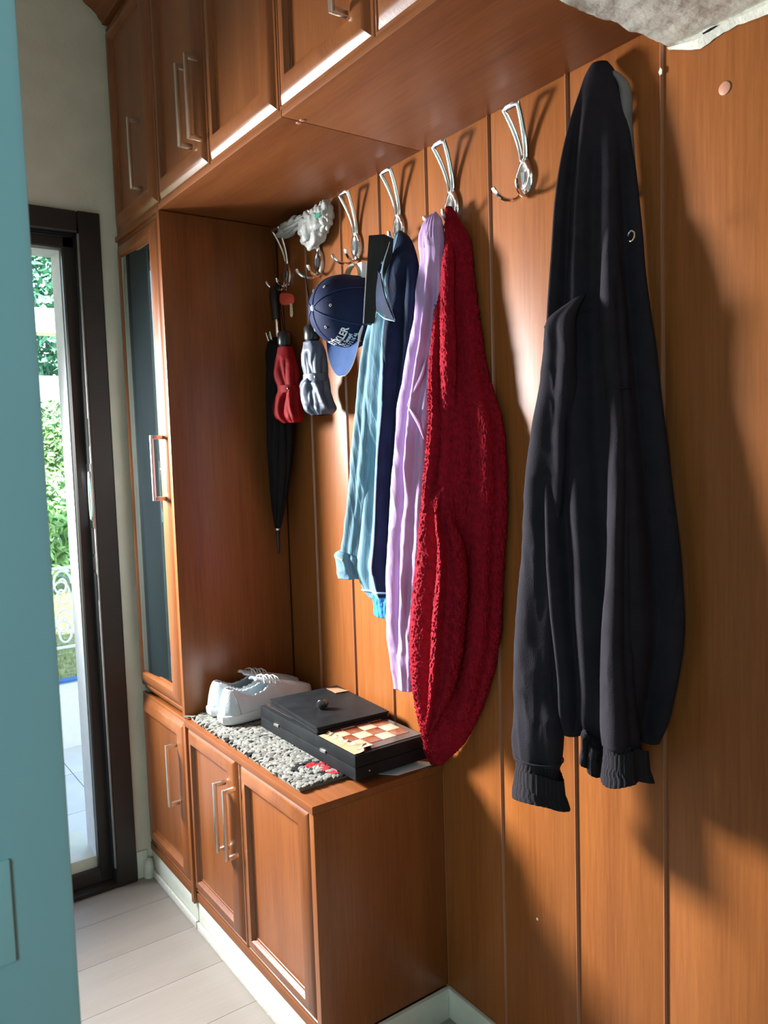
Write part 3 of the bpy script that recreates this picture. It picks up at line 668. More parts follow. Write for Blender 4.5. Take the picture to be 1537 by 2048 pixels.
RSL = [(-0.04,-1.162,1.725,0.004,0.004),(-0.055,-1.175,1.671,0.009,0.013),(-0.062,-1.177,1.593,0.01,0.016),(-0.07,-1.186,1.494,0.012,0.018),(-0.078,-1.19,1.395,0.012,0.019),(-0.086,-1.193,1.297,0.014,0.022),(-0.095,-1.195,1.199,0.015,0.023),(-0.1,-1.205,1.101,0.014,0.022),(-0.1,-1.214,1.003,0.013,0.021),(-0.095,-1.215,0.902,0.011,0.017)]
def knit_fn(amp=0.0042, s=1.0):
    def k(X, Y, Z, ph, v):
        a = vnoise(ph * 40 / s, Z * 120 + ph * 6, 0 * Z + 1.3)
        c = vnoise(X * 330, Y * 330, Z * 260)
        return amp * (0.62 * np.abs(a) ** 0.8 + 0.5 * c)
    return k
rc = thing('cardigan', (-0.07, -1.19, 0.60), 'chunky red knitted cardigan hanging from a hook, its hem hanging to a point', 'cardigan')
cloth('body', drape(RED, 420, 640, rot=math.radians(126), folds=[(132, 130, 10, 0.005, 0.1, 1.3), (150, 146, 10, -0.012, 0.18, 0.50), (164, 158, 9, 0.015, 0.1, 0.95), (185, 178, 10, -0.014, 0.12, 0.95), (205, 200, 12, 0.006, 0.10, 0.9), (230, 226, 10, -0.012, 0.1, 0.9), (252, 250, 12, 0.008, 0.1, 0.9), (275, 272, 12, -0.010, 0.25, 0.9)], steps=[(174, 170, 0.016, 90, 0.08, 0.95)], pleats=[(9, 0.0018, 0.1, 2.0)], knit=knit_fn(), seed=3), REDK, rc)
cloth('sleeve', drape(RSL, 150, 380, folds=[(200, 200, 30, 0.006, 0, 1.2), (245, 245, 22, -0.006, 0, 1.2)], knit=knit_fn(0.0035, 2.4), seed=6), REDK, rc)
RFP = [(-0.088,-1.18,1.26,0.005,0.006),(-0.1,-1.19,1.215,0.015,0.02),(-0.11,-1.191,1.18,0.022,0.033),(-0.11,-1.2,1.102,0.035,0.054),(-0.11,-1.184,0.949,0.041,0.063),(-0.11,-1.174,0.876,0.038,0.06),(-0.11,-1.162,0.811,0.03,0.046),(-0.11,-1.146,0.755,0.016,0.026),(-0.11,-1.135,0.715,0.006,0.01)]
cloth('front_panel', drape(RFP, 300, 420, folds=[(150, 140, 14, 0.006, 0.1, 1.2), (186, 178, 16, -0.022, 0.10, 0.98)], steps=[(212, 214, 0.022, 90, 0.05, 1.3)], knit=knit_fn(0.0045, 1.6), seed=7), REDK, rc)
# loose strands of yarn standing out from the lit edges
Sr = smooth_rows(RED, 400); rg = random.Random(4); q = MB()
for k in range(1500):
    i = rg.randrange(120, 392); a = math.radians(rg.choice([rg.gauss(132, 10), rg.gauss(163, 6), rg.uniform(115, 172)]))
    x, y, z, rx, ry = Sr[i]; th_ = math.radians(126); cr, sr = math.cos(th_), math.sin(th_); ca, sa = math.cos(a - th_), math.sin(a - th_)
    nl, ml = ca / rx, sa / ry; l = math.hypot(nl, ml); nl, ml = nl / l, ml / l
    nx_, ny_ = nl * cr - ml * sr, nl * sr + ml * cr
    o_ = 0.002 + 0.005 * rg.random()
    p0 = Vector((x + rx * ca * cr - ry * sa * sr + nx_ * (o_ - 0.003), y + rx * ca * sr + ry * sa * cr + ny_ * (o_ - 0.003), z))
    t_ = Vector((-ny_, nx_, 0)) * rg.uniform(-0.004, 0.004); dz = rg.uniform(-0.007, 0.002)
    p1 = p0 + Vector((nx_, ny_, 0)) * 0.0045 + t_ * 0.6 + Vector((0, 0, dz * 0.4)); p2 = p0 + Vector((nx_, ny_, 0)) * 0.002 + t_ * 1.6 + Vector((0, 0, dz))
    if max(p0.x, p1.x, p2.x) < -0.004: q.tube([p0, p1, p2], 0.0007, 4, caps=False)
o = q.build('yarn_loops', REDK, rc, recalc=False); o['kind'] = 'stuff'

# ---- lilac shirt
LIL = [(-0.033,-1.112,1.783,0.003,0.004),(-0.044,-1.12,1.764,0.014,0.019),(-0.049,-1.121,1.738,0.019,0.027),(-0.052,-1.126,1.682,0.022,0.031),(-0.054,-1.12,1.623,0.024,0.034),(-0.055,-1.111,1.564,0.025,0.036),(-0.057,-1.097,1.505,0.027,0.039),(-0.059,-1.083,1.445,0.029,0.043),(-0.059,-1.064,1.389,0.029,0.044),(-0.059,-1.055,1.342,0.029,0.043),(-0.06,-1.041,1.257,0.03,0.045),(-0.059,-1.026,1.159,0.029,0.045),(-0.06,-1.014,1.059,0.03,0.046),(-0.057,-0.998,0.967,0.027,0.042),(-0.055,-0.988,0.897,0.025,0.039),(-0.051,-0.984,0.827,0.021,0.033),(-0.047,-0.979,0.76,0.017,0.026)]
ls = thing('shirt', (-0.08, -1.08, 0.77), 'crumpled lilac cotton shirt hanging between the denim shirt and the red cardigan', 'shirt')
cloth('body', drape(LIL, 220, 520, folds=[(155, 150, 16, 0.006, -0.1, 1.2), (182, 190, 12, -0.010, 0.1, 0.95), (205, 200, 12, 0.008, 0.05, 0.6), (228, 235, 14, -0.010, 0.1, 0.9), (250, 245, 14, 0.006, 0.1, 1.2)], pleats=[(7, 0.0015, 0.1, 3)], wr=0.0022, wscale=(40, 40, 9), seed=12), LILAC, ls)
def crease(pts, r, parent, m_, name='crease_fold'):
    MB().tube([p[:3] for p in smooth_rows([p + (0, 0) for p in pts], 24)], [max(0.0006, r * math.sin(PI * (i + 0.5) / 24)) for i in range(24)], 8).build(name, m_, parent)
crease([(-0.088, -1.072, 1.393), (-0.090, -1.090, 1.378), (-0.085, -1.104, 1.356), (-0.078, -1.112, 1.32)], 0.005, ls, LILAC)
crease([(-0.088, -1.072, 1.393), (-0.088, -1.094, 1.418), (-0.082, -1.112, 1.446), (-0.076, -1.126, 1.49)], 0.005, ls, LILAC)
for i in range(7):
    a = math.radians(165 + i * 15)
    Sx = smooth_rows(LIL, 100)
    MB().tube([(Sx[k][0] + Sx[k][3] * 1.05 * math.cos(a), Sx[k][1] + Sx[k][4] * 1.05 * math.sin(a), Sx[k][2]) for k in range(1, 9)], 0.0016, 5).build('gather', LILAC, ls)

# ---- denim shirt
DEN = [(-0.029,-0.985,1.776,0.004,0.005),(-0.038,-1.003,1.757,0.013,0.02),(-0.049,-1.017,1.716,0.024,0.037),(-0.058,-1.019,1.662,0.033,0.05),(-0.062,-1.013,1.6,0.037,0.058),(-0.064,-1.002,1.537,0.039,0.061),(-0.063,-0.984,1.453,0.038,0.06),(-0.06,-0.964,1.367,0.035,0.056),(-0.057,-0.942,1.279,0.032,0.053),(-0.057,-0.93,1.188,0.032,0.053),(-0.059,-0.921,1.096,0.034,0.056),(-0.061,-0.915,1.026,0.036,0.059),(-0.056,-0.917,0.985,0.031,0.052),(-0.05,-0.917,0.961,0.025,0.041)]
DSL = [(-0.09,-0.97,1.583,0.013,0.017),(-0.09,-0.952,1.521,0.018,0.023),(-0.09,-0.937,1.457,0.02,0.025),(-0.09,-0.917,1.37,0.02,0.026),(-0.09,-0.899,1.28,0.021,0.028),(-0.09,-0.879,1.189,0.021,0.028),(-0.09,-0.861,1.118,0.022,0.029),(-0.09,-0.845,1.046,0.023,0.031),(-0.09,-0.846,1.028,0.022,0.029)]
ds = thing('shirt', (-0.07, -0.98, 0.96), 'faded blue denim shirt with a rolled cuff and dark turned-back collar', 'shirt')
Pd = drape(DEN, 240, 460, folds=[(152, 150, 14, 0.008, -0.1, 1.2), (178, 176, 12, -0.012, 0.15, 1.0), (202, 205, 14, 0.008, 0.2, 1.2), (232, 228, 12, -0.012, 0.1, 0.95), (258, 255, 16, 0.006, 0.1, 1.2)], pleats=[(8, 0.0015, 0.1, 2)], wr=0.0018, wscale=(32, 32, 4.5), seed=21)
q = MB(); q.grid(Pd, wrap_u=True)
nphi = 240
for k in range(len(q.f)):
    i, j = divmod(k, nphi); a = 360.0 * j / nphi
    lim = 206 - 30 * math.exp(-((i - 60) / 75) ** 2)
    q.mi[k] = 1 if (a > lim and a < 345) else 0  # side turned from the door gets its shade painted in the darker denim
o = q.build('body', [DENIM, DENIMD], ds, angle=180)
s3 = cloth('sleeve', drape(DSL, 120, 260, folds=[(200, 195, 20, -0.007, 0, 1.2), (160, 165, 18, 0.005, 0, 1.2), (240, 235, 20, -0.006, 0.2, 1.2)], wr=0.0018, wscale=(40, 40, 6), seed=23), DENIM, ds)
cf = [(-0.092,-0.846,1.058,0.026,0.030),(-0.093,-0.844,1.054,0.031,0.036),(-0.094,-0.844,1.040,0.031,0.037),(-0.094,-0.846,1.022,0.030,0.035),(-0.095,-0.848,1.006,0.028,0.033)]
cuff_ = cloth('rolled_cuff', drape(cf, 120, 60, folds=[(215, 250, 14, -0.009, -1, 2), (170, 165, 22, 0.004, -1, 2)], wr=0.0014, wscale=(30, 30, 30), seed=25, hem=lambda p, v: 0.012 * np.cos(p - math.radians(150)) * (1 - v)), DENIM, s3)
MB().tube([(-0.130, -0.838, 1.058), (-0.126, -0.858, 1.050)], 0.0022, 6).build('stitch', mat('tan_thread', (0.50, 0.32, 0.12), 0.8), cuff_)
# collar and open front edge
cl = sheet([(-0.104, -1.020, 1.690), (-0.128, -1.050, 1.660), (-0.132, -1.098, 1.560), (-0.130, -1.034, 1.588)], 16, 20, lambda u, v: np.dstack([-0.006 * np.sin(PI * v) + 0 * u, 0.010 * np.sin(PI * u) * (1 - v), 0.004 * np.sin(2 * PI * u) * v]), 0.0025)
cl.build('collar', DENIMD, ds)
crease([(-0.1305, -1.032, 1.587), (-0.133, -1.060, 1.571), (-0.134, -1.098, 1.558)], 0.0016, ds, DENIME, 'seam')
crease([(-0.133, -1.098, 1.560), (-0.131, -1.078, 1.600), (-0.128, -1.052, 1.658), (-0.090, -1.030, 1.735)], 0.0018, ds, DENIME, 'seam')
MB().tube([tuple(Pd[i, int((206 - 30 * math.exp(-((i - 60) / 75) ** 2)) / 1.5)] + np.array((-0.0012, -0.0012, 0))) for i in range(110, 430, 5)], 0.0016, 6).build('front_edge', DENIME, ds)
crease([(-0.072, -1.006, 1.760), (-0.096, -1.010, 1.70), (-0.108, -1.012, 1.64), (-0.118, -1.010, 1.58)], 0.0020, ds, DENIME, 'seam')
MB().tube([tuple((Pd[448, j] - Pd[448].mean(0)) * np.array((1.06, 1.06, 0)) + Pd[448].mean(0) * np.array((1, 1, 0)) + np.array((0, 0, Pd[448, j, 2]))) for j in range(88, 176, 3)], 0.0022, 6).build('hem_seam', DENIME, ds)
# ---- blue garment behind
BLU = [(-0.040,-0.985,1.66,0.008,0.010),(-0.044,-0.985,1.50,0.010,0.014),(-0.046,-0.958,1.301,0.011,0.016),(-0.050,-0.938,1.075,0.014,0.020),(-0.06,-0.929,0.985,0.019,0.032),(-0.06,-0.929,0.965,0.022,0.036),(-0.06,-0.928,0.945,0.021,0.034),(-0.06,-0.928,0.921,0.017,0.031)]
bl = thing('jacket', (-0.06, -0.95, 0.92), 'bright blue garment showing a gathered cuff below the denim shirt', 'jacket')
cloth('sleeve', drape(BLU, 160, 260, pleats=[(13, 0.0012, 0.6, 2)], wr=0.003, wscale=(50, 50, 40), seed=31), BLUEF, bl)
# ---- flat black strap
e1 = Vector((0.81, -0.58, 0)); c0 = Vector((-0.12, -0.997, 0))
def strap_pts(z, s): return c0 + e1 * (0.053 * s) + Vector((0, 0.03 * (1 - (z - 1.57) / 0.18), z))
q = MB(); g = []
for z in np.linspace(1.573, 1.752, 12):
    k = 0.006 * (1 if z < 1.742 else 0.8)
    nrm = Vector((0.58, 0.81, 0))
    dn_ = -0.02 * 0
    a_, b_ = strap_pts(z, -0.0), strap_pts(z - 0.008, 1.0)
    mid = strap_pts(z, 0.62) - nrm * 0.006
    g.append([(a_ - nrm * 0.000)[:], (mid)[:], (b_ - nrm * 0.0)[:], (b_ + nrm * 0.008)[:], (a_ + nrm * 0.008)[:]])
q.grid(np.array(g), wrap_u=True); q.f.append([0, 1, 2, 3, 4]); q.mi.append(0); q.f.append([55 + i for i in range(5)]); q.mi.append(0)
o = tag(q.build('strap', mat('charcoal_webbing', (0.020, 0.020, 0.018), 0.7, var=0.15, bump=0.3, bscale=300), angle=25), 'flat black folded strap hanging between the navy cap and denim shirt', 'strap')
MB().tube([strap_pts(z, -0.01)[:] for z in np.linspace(1.574, 1.70, 8)], 0.0014, 6).build('edge_binding', mat('grey_binding', (0.25, 0.25, 0.25), 0.7), o)

# ------------------------------------------------------------------ cap
cp = thing('baseball_cap', (-0.03, -0.80, 1.63), 'navy baseball cap with white lettering and a white button hanging by its strap', 'cap')
CC = np.array((-0.022, -0.798, 1.632))
def crown(th, ph):
    # th 0 at button, pi/2 at rim ; ph around (0 = +Y, pi/2 = up)
    th = np.asarray(th); ph = np.asarray(ph)
    seam = np.minimum(np.abs(wrapd(ph * 6 / 2)) , 9) * 0
    f = 1 - 0.022 * np.exp(-(np.abs(wrapd(6 * (ph - PI / 6))) / 0.35) ** 2) * np.sin(th)
    s = np.sin(th) ** 0.92
    x = CC[0] - 0.118 * np.cos(th) ** 0.80 - 0.004
    y = CC[1] + 0.080 * s * f * np.cos(ph); z = CC[2] + 0.086 * s * f * np.sin(ph)
    return x, y, z
th = np.linspace(0.02, PI / 2, 40)[:, None]; ph = np.linspace(0, 2 * PI, 144, endpoint=False)[None, :]
x, y, z = crown(th + 0 * ph, ph + 0 * th)
cut = (np.abs(wrapd(ph - PI / 2)) < 0.42) & (th > 1.30)          # opening above the back strap
q = MB(); q.grid(np.dstack([x, y, z]), wrap_u=True)
fs, ms = [], []
for k, f_ in enumerate(q.f):
    i, j = divmod(k, 144)
    if cut[i, j]: continue
    fs.append(f_); ms.append(0)
q.f, q.mi = fs, ms
o = q.build('crown', NAVY, cp, angle=180)
sd = o.modifiers.new('thickness', 'SOLIDIFY'); sd.thickness = 0.0018
for k in range(6):
    a = PI / 6 + k * PI / 3
    pts = [np.array(crown(t, a)) + np.array((-0.0012, 0.001 * math.cos(a), 0.001 * math.sin(a))) for t in np.linspace(0.06, PI / 2 - 0.02, 24)]
    MB().tube(pts, 0.0011, 5).build('panel_seam', NAVYL, o)
    for t_ in (0.62,):
        e = np.array(crown(t_, a + PI / 6))
        nrm = Vector(e - (CC + np.array((-0.02, 0, 0)))).normalized(); r1 = nrm.orthogonal().normalized(); r2 = nrm.cross(r1)
        MB().tube([Vector(e) + nrm * 0.0006 + (r1 * math.cos(b_) + r2 * math.sin(b_)) * 0.0026 for b_ in np.linspace(0, 2 * PI, 13)[:-1]], 0.0008, 5, closed=True).build('eyelet', TAN, o)
MB().lathe([(0.0, -0.006), (0.0035, -0.0055), (0.0062, -0.0035), (0.0068, -0.001), (0.006, 0.001)], (CC[0] - 0.121, CC[1], CC[2]), 'x', 20).build('button', WHITEC, cp)
# visor: curved sheet hanging below the crown
nu, nv_ = 40, 18; T = []; Bt = []
for i in range(nv_):
    v = i / (nv_ - 1); r1 = []; r2 = []
    for j in range(nu):
        u = -1 + 2 * j / (nu - 1); a = -PI / 2 + u * 1.05
        rx_, ry_, rz_ = crown(PI / 2 - 0.12, a)
        ln = 0.072 * math.cos(u * PI / 2 * 0.96) ** 0.38
        px = rx_ - 0.004 - 0.020 * v * (1 - 0.2 * u * u); py = ry_ + (CC[1] + 0.088 * u - ry_) * 0.12 * v; pz = rz_ + 0.004 - ln * v
        r1.append((px, py, pz)); r2.append((px + 0.003, py, pz - 0.001))
    T.append(r1); Bt.append(r2)
T, Bt = np.array(T), np.array(Bt)
q = MB(); q.grid(T, mi=0); q.grid(Bt, mi=1, flip=True); q.grid(np.stack([T[-1], Bt[-1]]), mi=1); q.grid(np.stack([T[:, 0], Bt[:, 0]]), mi=1); q.grid(np.stack([T[:, -1], Bt[:, -1]]), mi=1)
q.build('visor', [NAVYL, WHITEC], cp)
MB().tube([(CC[0] - 0.006 + 0.004 * math.cos(a), CC[1] + 0.036 * math.cos(a), CC[2] + 0.080 + 0.030 * math.sin(a)) for a in np.linspace(0, PI, 20)], 0.0085, 8, flat=0.18, ref=(1, 0, 0)).build('back_strap', TAN, cp)
MB().box(CC[0] - 0.012, CC[0] + 0.004, CC[1] - 0.044, CC[1] - 0.026, CC[2] + 0.068, CC[2] + 0.108, ch=0.002).build('strap_end', WHITEC, cp)
# lettering on the front panel
def letter(txt, size, uoff, voff, name='lettering'):
    cu = bpy.data.curves.new('t', 'FONT'); cu.body = txt; cu.size = size; cu.align_x = 'CENTER'; cu.resolution_u = 3
    cu.offset = size * 0.03
    ob = bpy.data.objects.new('t', cu); COL.objects.link(ob)
    dg = bpy.context.evaluated_depsgraph_get(); me = bpy.data.meshes.new_from_object(ob.evaluated_get(dg))
    bpy.data.objects.remove(ob)
    bm = bmesh.new(); bm.from_mesh(me)
    bmesh.ops.subdivide_edges(bm, edges=[e for e in bm.edges if e.calc_length() > 0.004], cuts=1)
    for vv in bm.verts:
        # text x runs around the crown (towards -Y), text y runs towards the button
        a = -PI / 2 - (vv.co.x + uoff) / 0.082; t_ = PI / 2 - (vv.co.y + voff) / 0.098
        e = np.array(crown(min(max(t_, 0.05), PI / 2), a)); n_ = e - (CC + np.array((-0.03, 0, 0))); n_ /= np.linalg.norm(n_)
        vv.co = Vector(e + n_ * 0.0016)
    bm.to_mesh(me); bm.free(); me.materials.append(WHITEC)
    ob = bpy.data.objects.new(name, me); COL.objects.link(ob); attach(ob, cp); return ob
letter('ETİKLER', 0.0230, 0.030, 0.042)
letter('Tic. Sanayi', 0.0125, 0.034, 0.030)
letter('Tel. 0 2 16 46', 0.0105, 0.036, 0.020)
letter('Sanayi', 0.0110, 0.036, 0.010)

# ------------------------------------------------------------------ plastic bag
pb = thing('plastic_bag', (-0.035, -0.60, 1.83), 'crumpled white plastic bag with a green print tucked behind a hook', 'bag')
bm = bmesh.new(); bmesh.ops.create_icosphere(bm, subdivisions=5, radius=1.0)
V = np.array([v.co[:] for v in bm.verts])
Fc = [[w.index for w in f.verts] for f in bm.faces]; bm.free()
def crumple(V, c, r, amp, seed):
    d = 1 + amp * (np.abs(vnoise(V[:, 0] * 2.1 + seed, V[:, 1] * 2.1, V[:, 2] * 2.1)) * 1.3 - 0.4) + amp * 0.25 * np.abs(vnoise(V[:, 0] * 4 + seed, V[:, 1] * 5, V[:, 2] * 5)) + amp * 0.10 * np.abs(vnoise(V[:, 0] * 11, V[:, 1] * 11 + seed, V[:, 2] * 11))
    return np.array(c) + V * d[:, None] * np.array(r)
q = MB()
A = crumple(V, (-0.034, -0.625, 1.866), (0.022, 0.046, 0.046), 0.36, 1); A[:, 0] = np.minimum(A[:, 0], -0.004); q.add(A, Fc)
A = crumple(V, (-0.038, -0.52, 1.893), (0.017, 0.066, 0.017), 0.34, 5); A[:, 2] += (A[:, 1] + 0.50) * -0.10; A[:, 0] = np.minimum(A[:, 0], -0.004); q.add(A, Fc)
A = crumple(V, (-0.026, -0.672, 1.886), (0.018, 0.030, 0.036), 0.34, 9); A[:, 0] = np.minimum(A[:, 0], -0.004); q.add(A, Fc)
q.build('film', BAGM, pb, angle=50)
q = MB(); q.lathe([(0.0, 0), (0.6, -0.0), (1.0, 0.0)], (0, 0, 0), 'x', 18); q.v = [(-0.0485, -0.676 + p[1] * 0.013, 1.884 + p[2] * 0.0065) for p in q.v]
q.add([(-0.0475, -0.690, 1.881), (-0.0475, -0.697, 1.883), (-0.0475, -0.697, 1.887), (-0.0475, -0.690, 1.886)], [(0, 1, 2, 3)]); q.build('green_logo', BAGG, pb)

# ------------------------------------------------------------------ keys
ks = thing('keys', (-0.05, -0.52, 1.66), 'keys on a ring with a red plastic head, hanging in the dark corner', 'keys')
MB().tube([(-0.048 + 0.003 * math.cos(a), -0.500 + 0.013 * math.cos(a), 1.748 + 0.015 * math.sin(a)) for a in np.linspace(0, 2 * PI, 25)[:-1]], 0.0011, 6, closed=True).build('ring', CHROME, ks)
MB().tube([(-0.049, -0.503, 1.735), (-0.050, -0.508, 1.728), (-0.051, -0.512, 1.722)], 0.0014, 6).build('link', CHROME, ks)
q = MB(); n = 26; e1 = (0.5, -0.87)
ring = []
for k in range(n):
    a = 2 * PI * k / n; u = 0.022 * abs(math.cos(a)) ** 0.6 * (1 if math.cos(a) > 0 else -1); w = 0.0155 * abs(math.sin(a)) ** 0.6 * (1 if math.sin(a) > 0 else -1) * (1.0 - 0.1 * u / 0.022)
    ring.append((u, w))
P = []
for off, sc in ((-0.0035, 0.86), (-0.0025, 1.0), (0.0025, 1.0), (0.0035, 0.86)):
    P.append([(-0.055 + e1[0] * u * sc - 0.87 * off, -0.520 + e1[1] * u * sc - 0.5 * off, 1.707 + w * sc - 0.12 * u) for u, w in ring])
q.grid(np.array(P), wrap_u=True); q.f.append(list(range(n))); q.mi.append(0); q.f.append(list(range(3 * n, 4 * n))); q.mi.append(0)
kh = q.build('key_head', REDPL, ks)
poly = [(-0.004, 0.0), (0.004, 0.0), (0.004, -0.012), (0.0055, -0.015), (0.0035, -0.018), (0.0055, -0.022), (0.004, -0.026), (0.005, -0.03), (0.0015, -0.036), (-0.004, -0.033)]
q = MB(); n = len(poly); vs = []
for off in (-0.001, 0.001): vs += [(-0.051 + e1[0] * u - 0.87 * off, -0.533 + e1[1] * u - 0.5 * off, 1.694 + w) for u, w in poly]
q.add(vs, [list(range(n))[::-1], list(range(n, 2 * n))] + [[i, (i + 1) % n, n + (i + 1) % n, n + i] for i in range(n)]); q.build('key_blade', BRASS, ks, smooth=False)

# ------------------------------------------------------------------ umbrellas
UBLK = [(-0.055,-0.455,1.615,0.016,0.018),(-0.055,-0.460,1.595,0.029,0.034),(-0.055,-0.462,1.528,0.033,0.040),(-0.055,-0.457,1.447,0.034,0.040),(-0.055,-0.453,1.365,0.033,0.040),(-0.055,-0.444,1.283,0.029,0.036),(-0.055,-0.431,1.2,0.021,0.028),(-0.055,-0.419,1.129,0.012,0.018),(-0.055,-0.413,1.092,0.007,0.010)]
ub = thing('umbrella', (-0.055, -0.43, 1.02), 'long black umbrella hanging in the dark corner with its metal tip down', 'umbrella')
cloth('canopy', drape(UBLK, 120, 200, pleats=[(8, 0.004, 0.05, 5.0)], wr=0.001, seed=41, inner=False), BLACKF, ub)
MB().tube([(-0.055, -0.459, 1.60), (-0.055, -0.456, 1.66), (-0.055, -0.452, 1.70)], 0.0045, 8).build('shaft', CHROME, ub)
MB().tube([(-0.055, -0.455, 1.665), (-0.055, -0.452, 1.70), (-0.055, -0.448, 1.735), (-0.054, -0.445, 1.752)], [0.012, 0.013, 0.013, 0.010], 14).build('handle', BLACKP, ub)
MB().tube([(-0.050, -0.447, 1.750), (-0.047, -0.455, 1.768), (-0.044, -0.468, 1.758), (-0.05, -0.468, 1.70), (-0.055, -0.462, 1.66)], 0.0016, 5).build('wrist_strap', BLACKF, ub)
for k in range(8):
    a = 2 * PI * k / 8 + 0.3; c_, s_ = math.cos(a), math.sin(a)
    MB().tube([(-0.055 + 0.012 * c_, -0.460 + 0.014 * s_, 1.60), (-0.055 + 0.026 * c_, -0.461 + 0.030 * s_, 1.608), (-0.055 + 0.031 * c_, -0.460 + 0.035 * s_, 1.628)], [0.0022, 0.0026, 0.0018], 6).build('rib_tip', SATIN, ub)
MB().lathe([(0.0, 0.0), (0.0035, 0.001), (0.0050, 0.055), (0.0065, 0.056), (0.0065, 0.082), (0.004, 0.084)], (-0.055, -0.4115, 1.018), 'z', 14).build('ferrule', BLACKP, ub)
MB().lathe([(0.0066, 0.0), (0.0072, 0.001), (0.0072, 0.006), (0.0066, 0.007)], (-0.055, -0.4122, 1.086), 'z', 14).build('tip_ring', CHROME, ub)

def compact(name, label, rows, m_, seed, cap_c, cap_r, strap_k, loop):
    t = thing(name, (rows[-1][0], rows[-1][1], rows[-1][2]), label, 'umbrella')
    P = drape(rows, 150, 180, pleats=[(6, 0.0035, 0.1, 4.0), (11, 0.0015, 0.5, 6.0)], folds=[(190, 230, 12, -0.008, 0.1, 0.55), (215, 260, 10, 0.007, 0.5, 1.1), (240, 200, 10, -0.010, 0.55, 1.1)], wr=0.0016, wscale=(30, 30, 14), seed=seed, inner=False)
    o = cloth('canopy', P, m_, t)
    q = MB(); q.lathe([(0.0, 0.034), (cap_r * 0.8, 0.033), (cap_r, 0.028), (cap_r, 0.0), (cap_r * 0.92, -0.004), (cap_r * 0.7, -0.012)], cap_c, 'z', 26); q.build('cap', BLACKP, t)
    S = smooth_rows(rows, 100)[strap_k]
    P = [[(S[0] + S[3] * g * math.cos(a), S[1] + S[4] * g * math.sin(a), S[2] + dz) for a in np.linspace(0, 2 * PI, 49)[:-1]] for g, dz in ((1.02, 0.010), (1.10, 0.009), (1.10, -0.009), (1.02, -0.010))]
    st = MB().grid(np.array(P), wrap_u=True).build('strap', m_, t)
    a = math.radians(228); MB().lathe([(0.0, -0.0015), (0.003, -0.001), (0.0035, 0.0)], (S[0] + S[3] * 1.12 * math.cos(a), S[1] + S[4] * 1.12 * math.sin(a), S[2]), 'x', 12).build('stud', BLACKP, st)
    MB().tube(loop, 0.0013, 5).build('wrist_loop', BLACKF, t)
    return t
URED = [(-0.072,-0.53,1.579,0.019,0.027),(-0.072,-0.528,1.546,0.025,0.035),(-0.072,-0.528,1.507,0.028,0.038),(-0.072,-0.537,1.467,0.024,0.033),(-0.072,-0.529,1.448,0.028,0.039),(-0.072,-0.523,1.422,0.032,0.045),(-0.072,-0.536,1.395,0.031,0.042),(-0.072,-0.551,1.38,0.019,0.026)]
UBLU = [(-0.068,-0.664,1.576,0.021,0.027),(-0.068,-0.666,1.556,0.026,0.034),(-0.068,-0.668,1.525,0.027,0.034),(-0.068,-0.673,1.504,0.026,0.033),(-0.068,-0.673,1.491,0.025,0.032),(-0.068,-0.667,1.476,0.031,0.039),(-0.068,-0.668,1.451,0.034,0.043),(-0.068,-0.678,1.425,0.035,0.044),(-0.068,-0.691,1.403,0.033,0.041),(-0.068,-0.695,1.393,0.022,0.028)]
compact('umbrella', 'small folded red umbrella with a black cap beside the long black umbrella', URED, REDN, 51, (-0.072, -0.53, 1.587), 0.020, 52, [(-0.072, -0.528, 1.620), (-0.068, -0.510, 1.66), (-0.060, -0.485, 1.735), (-0.052, -0.462, 1.762), (-0.056, -0.50, 1.69), (-0.072, -0.532, 1.620)])
compact('umbrella', 'small folded slate-grey umbrella with a black cap, left of the navy cap', UBLU, GREYN, 57, (-0.068, -0.664, 1.584), 0.021, 47, [(-0.068, -0.662, 1.617), (-0.064, -0.645, 1.68), (-0.056, -0.620, 1.757), (-0.054, -0.616, 1.761), (-0.062, -0.648, 1.68), (-0.068, -0.667, 1.617)])

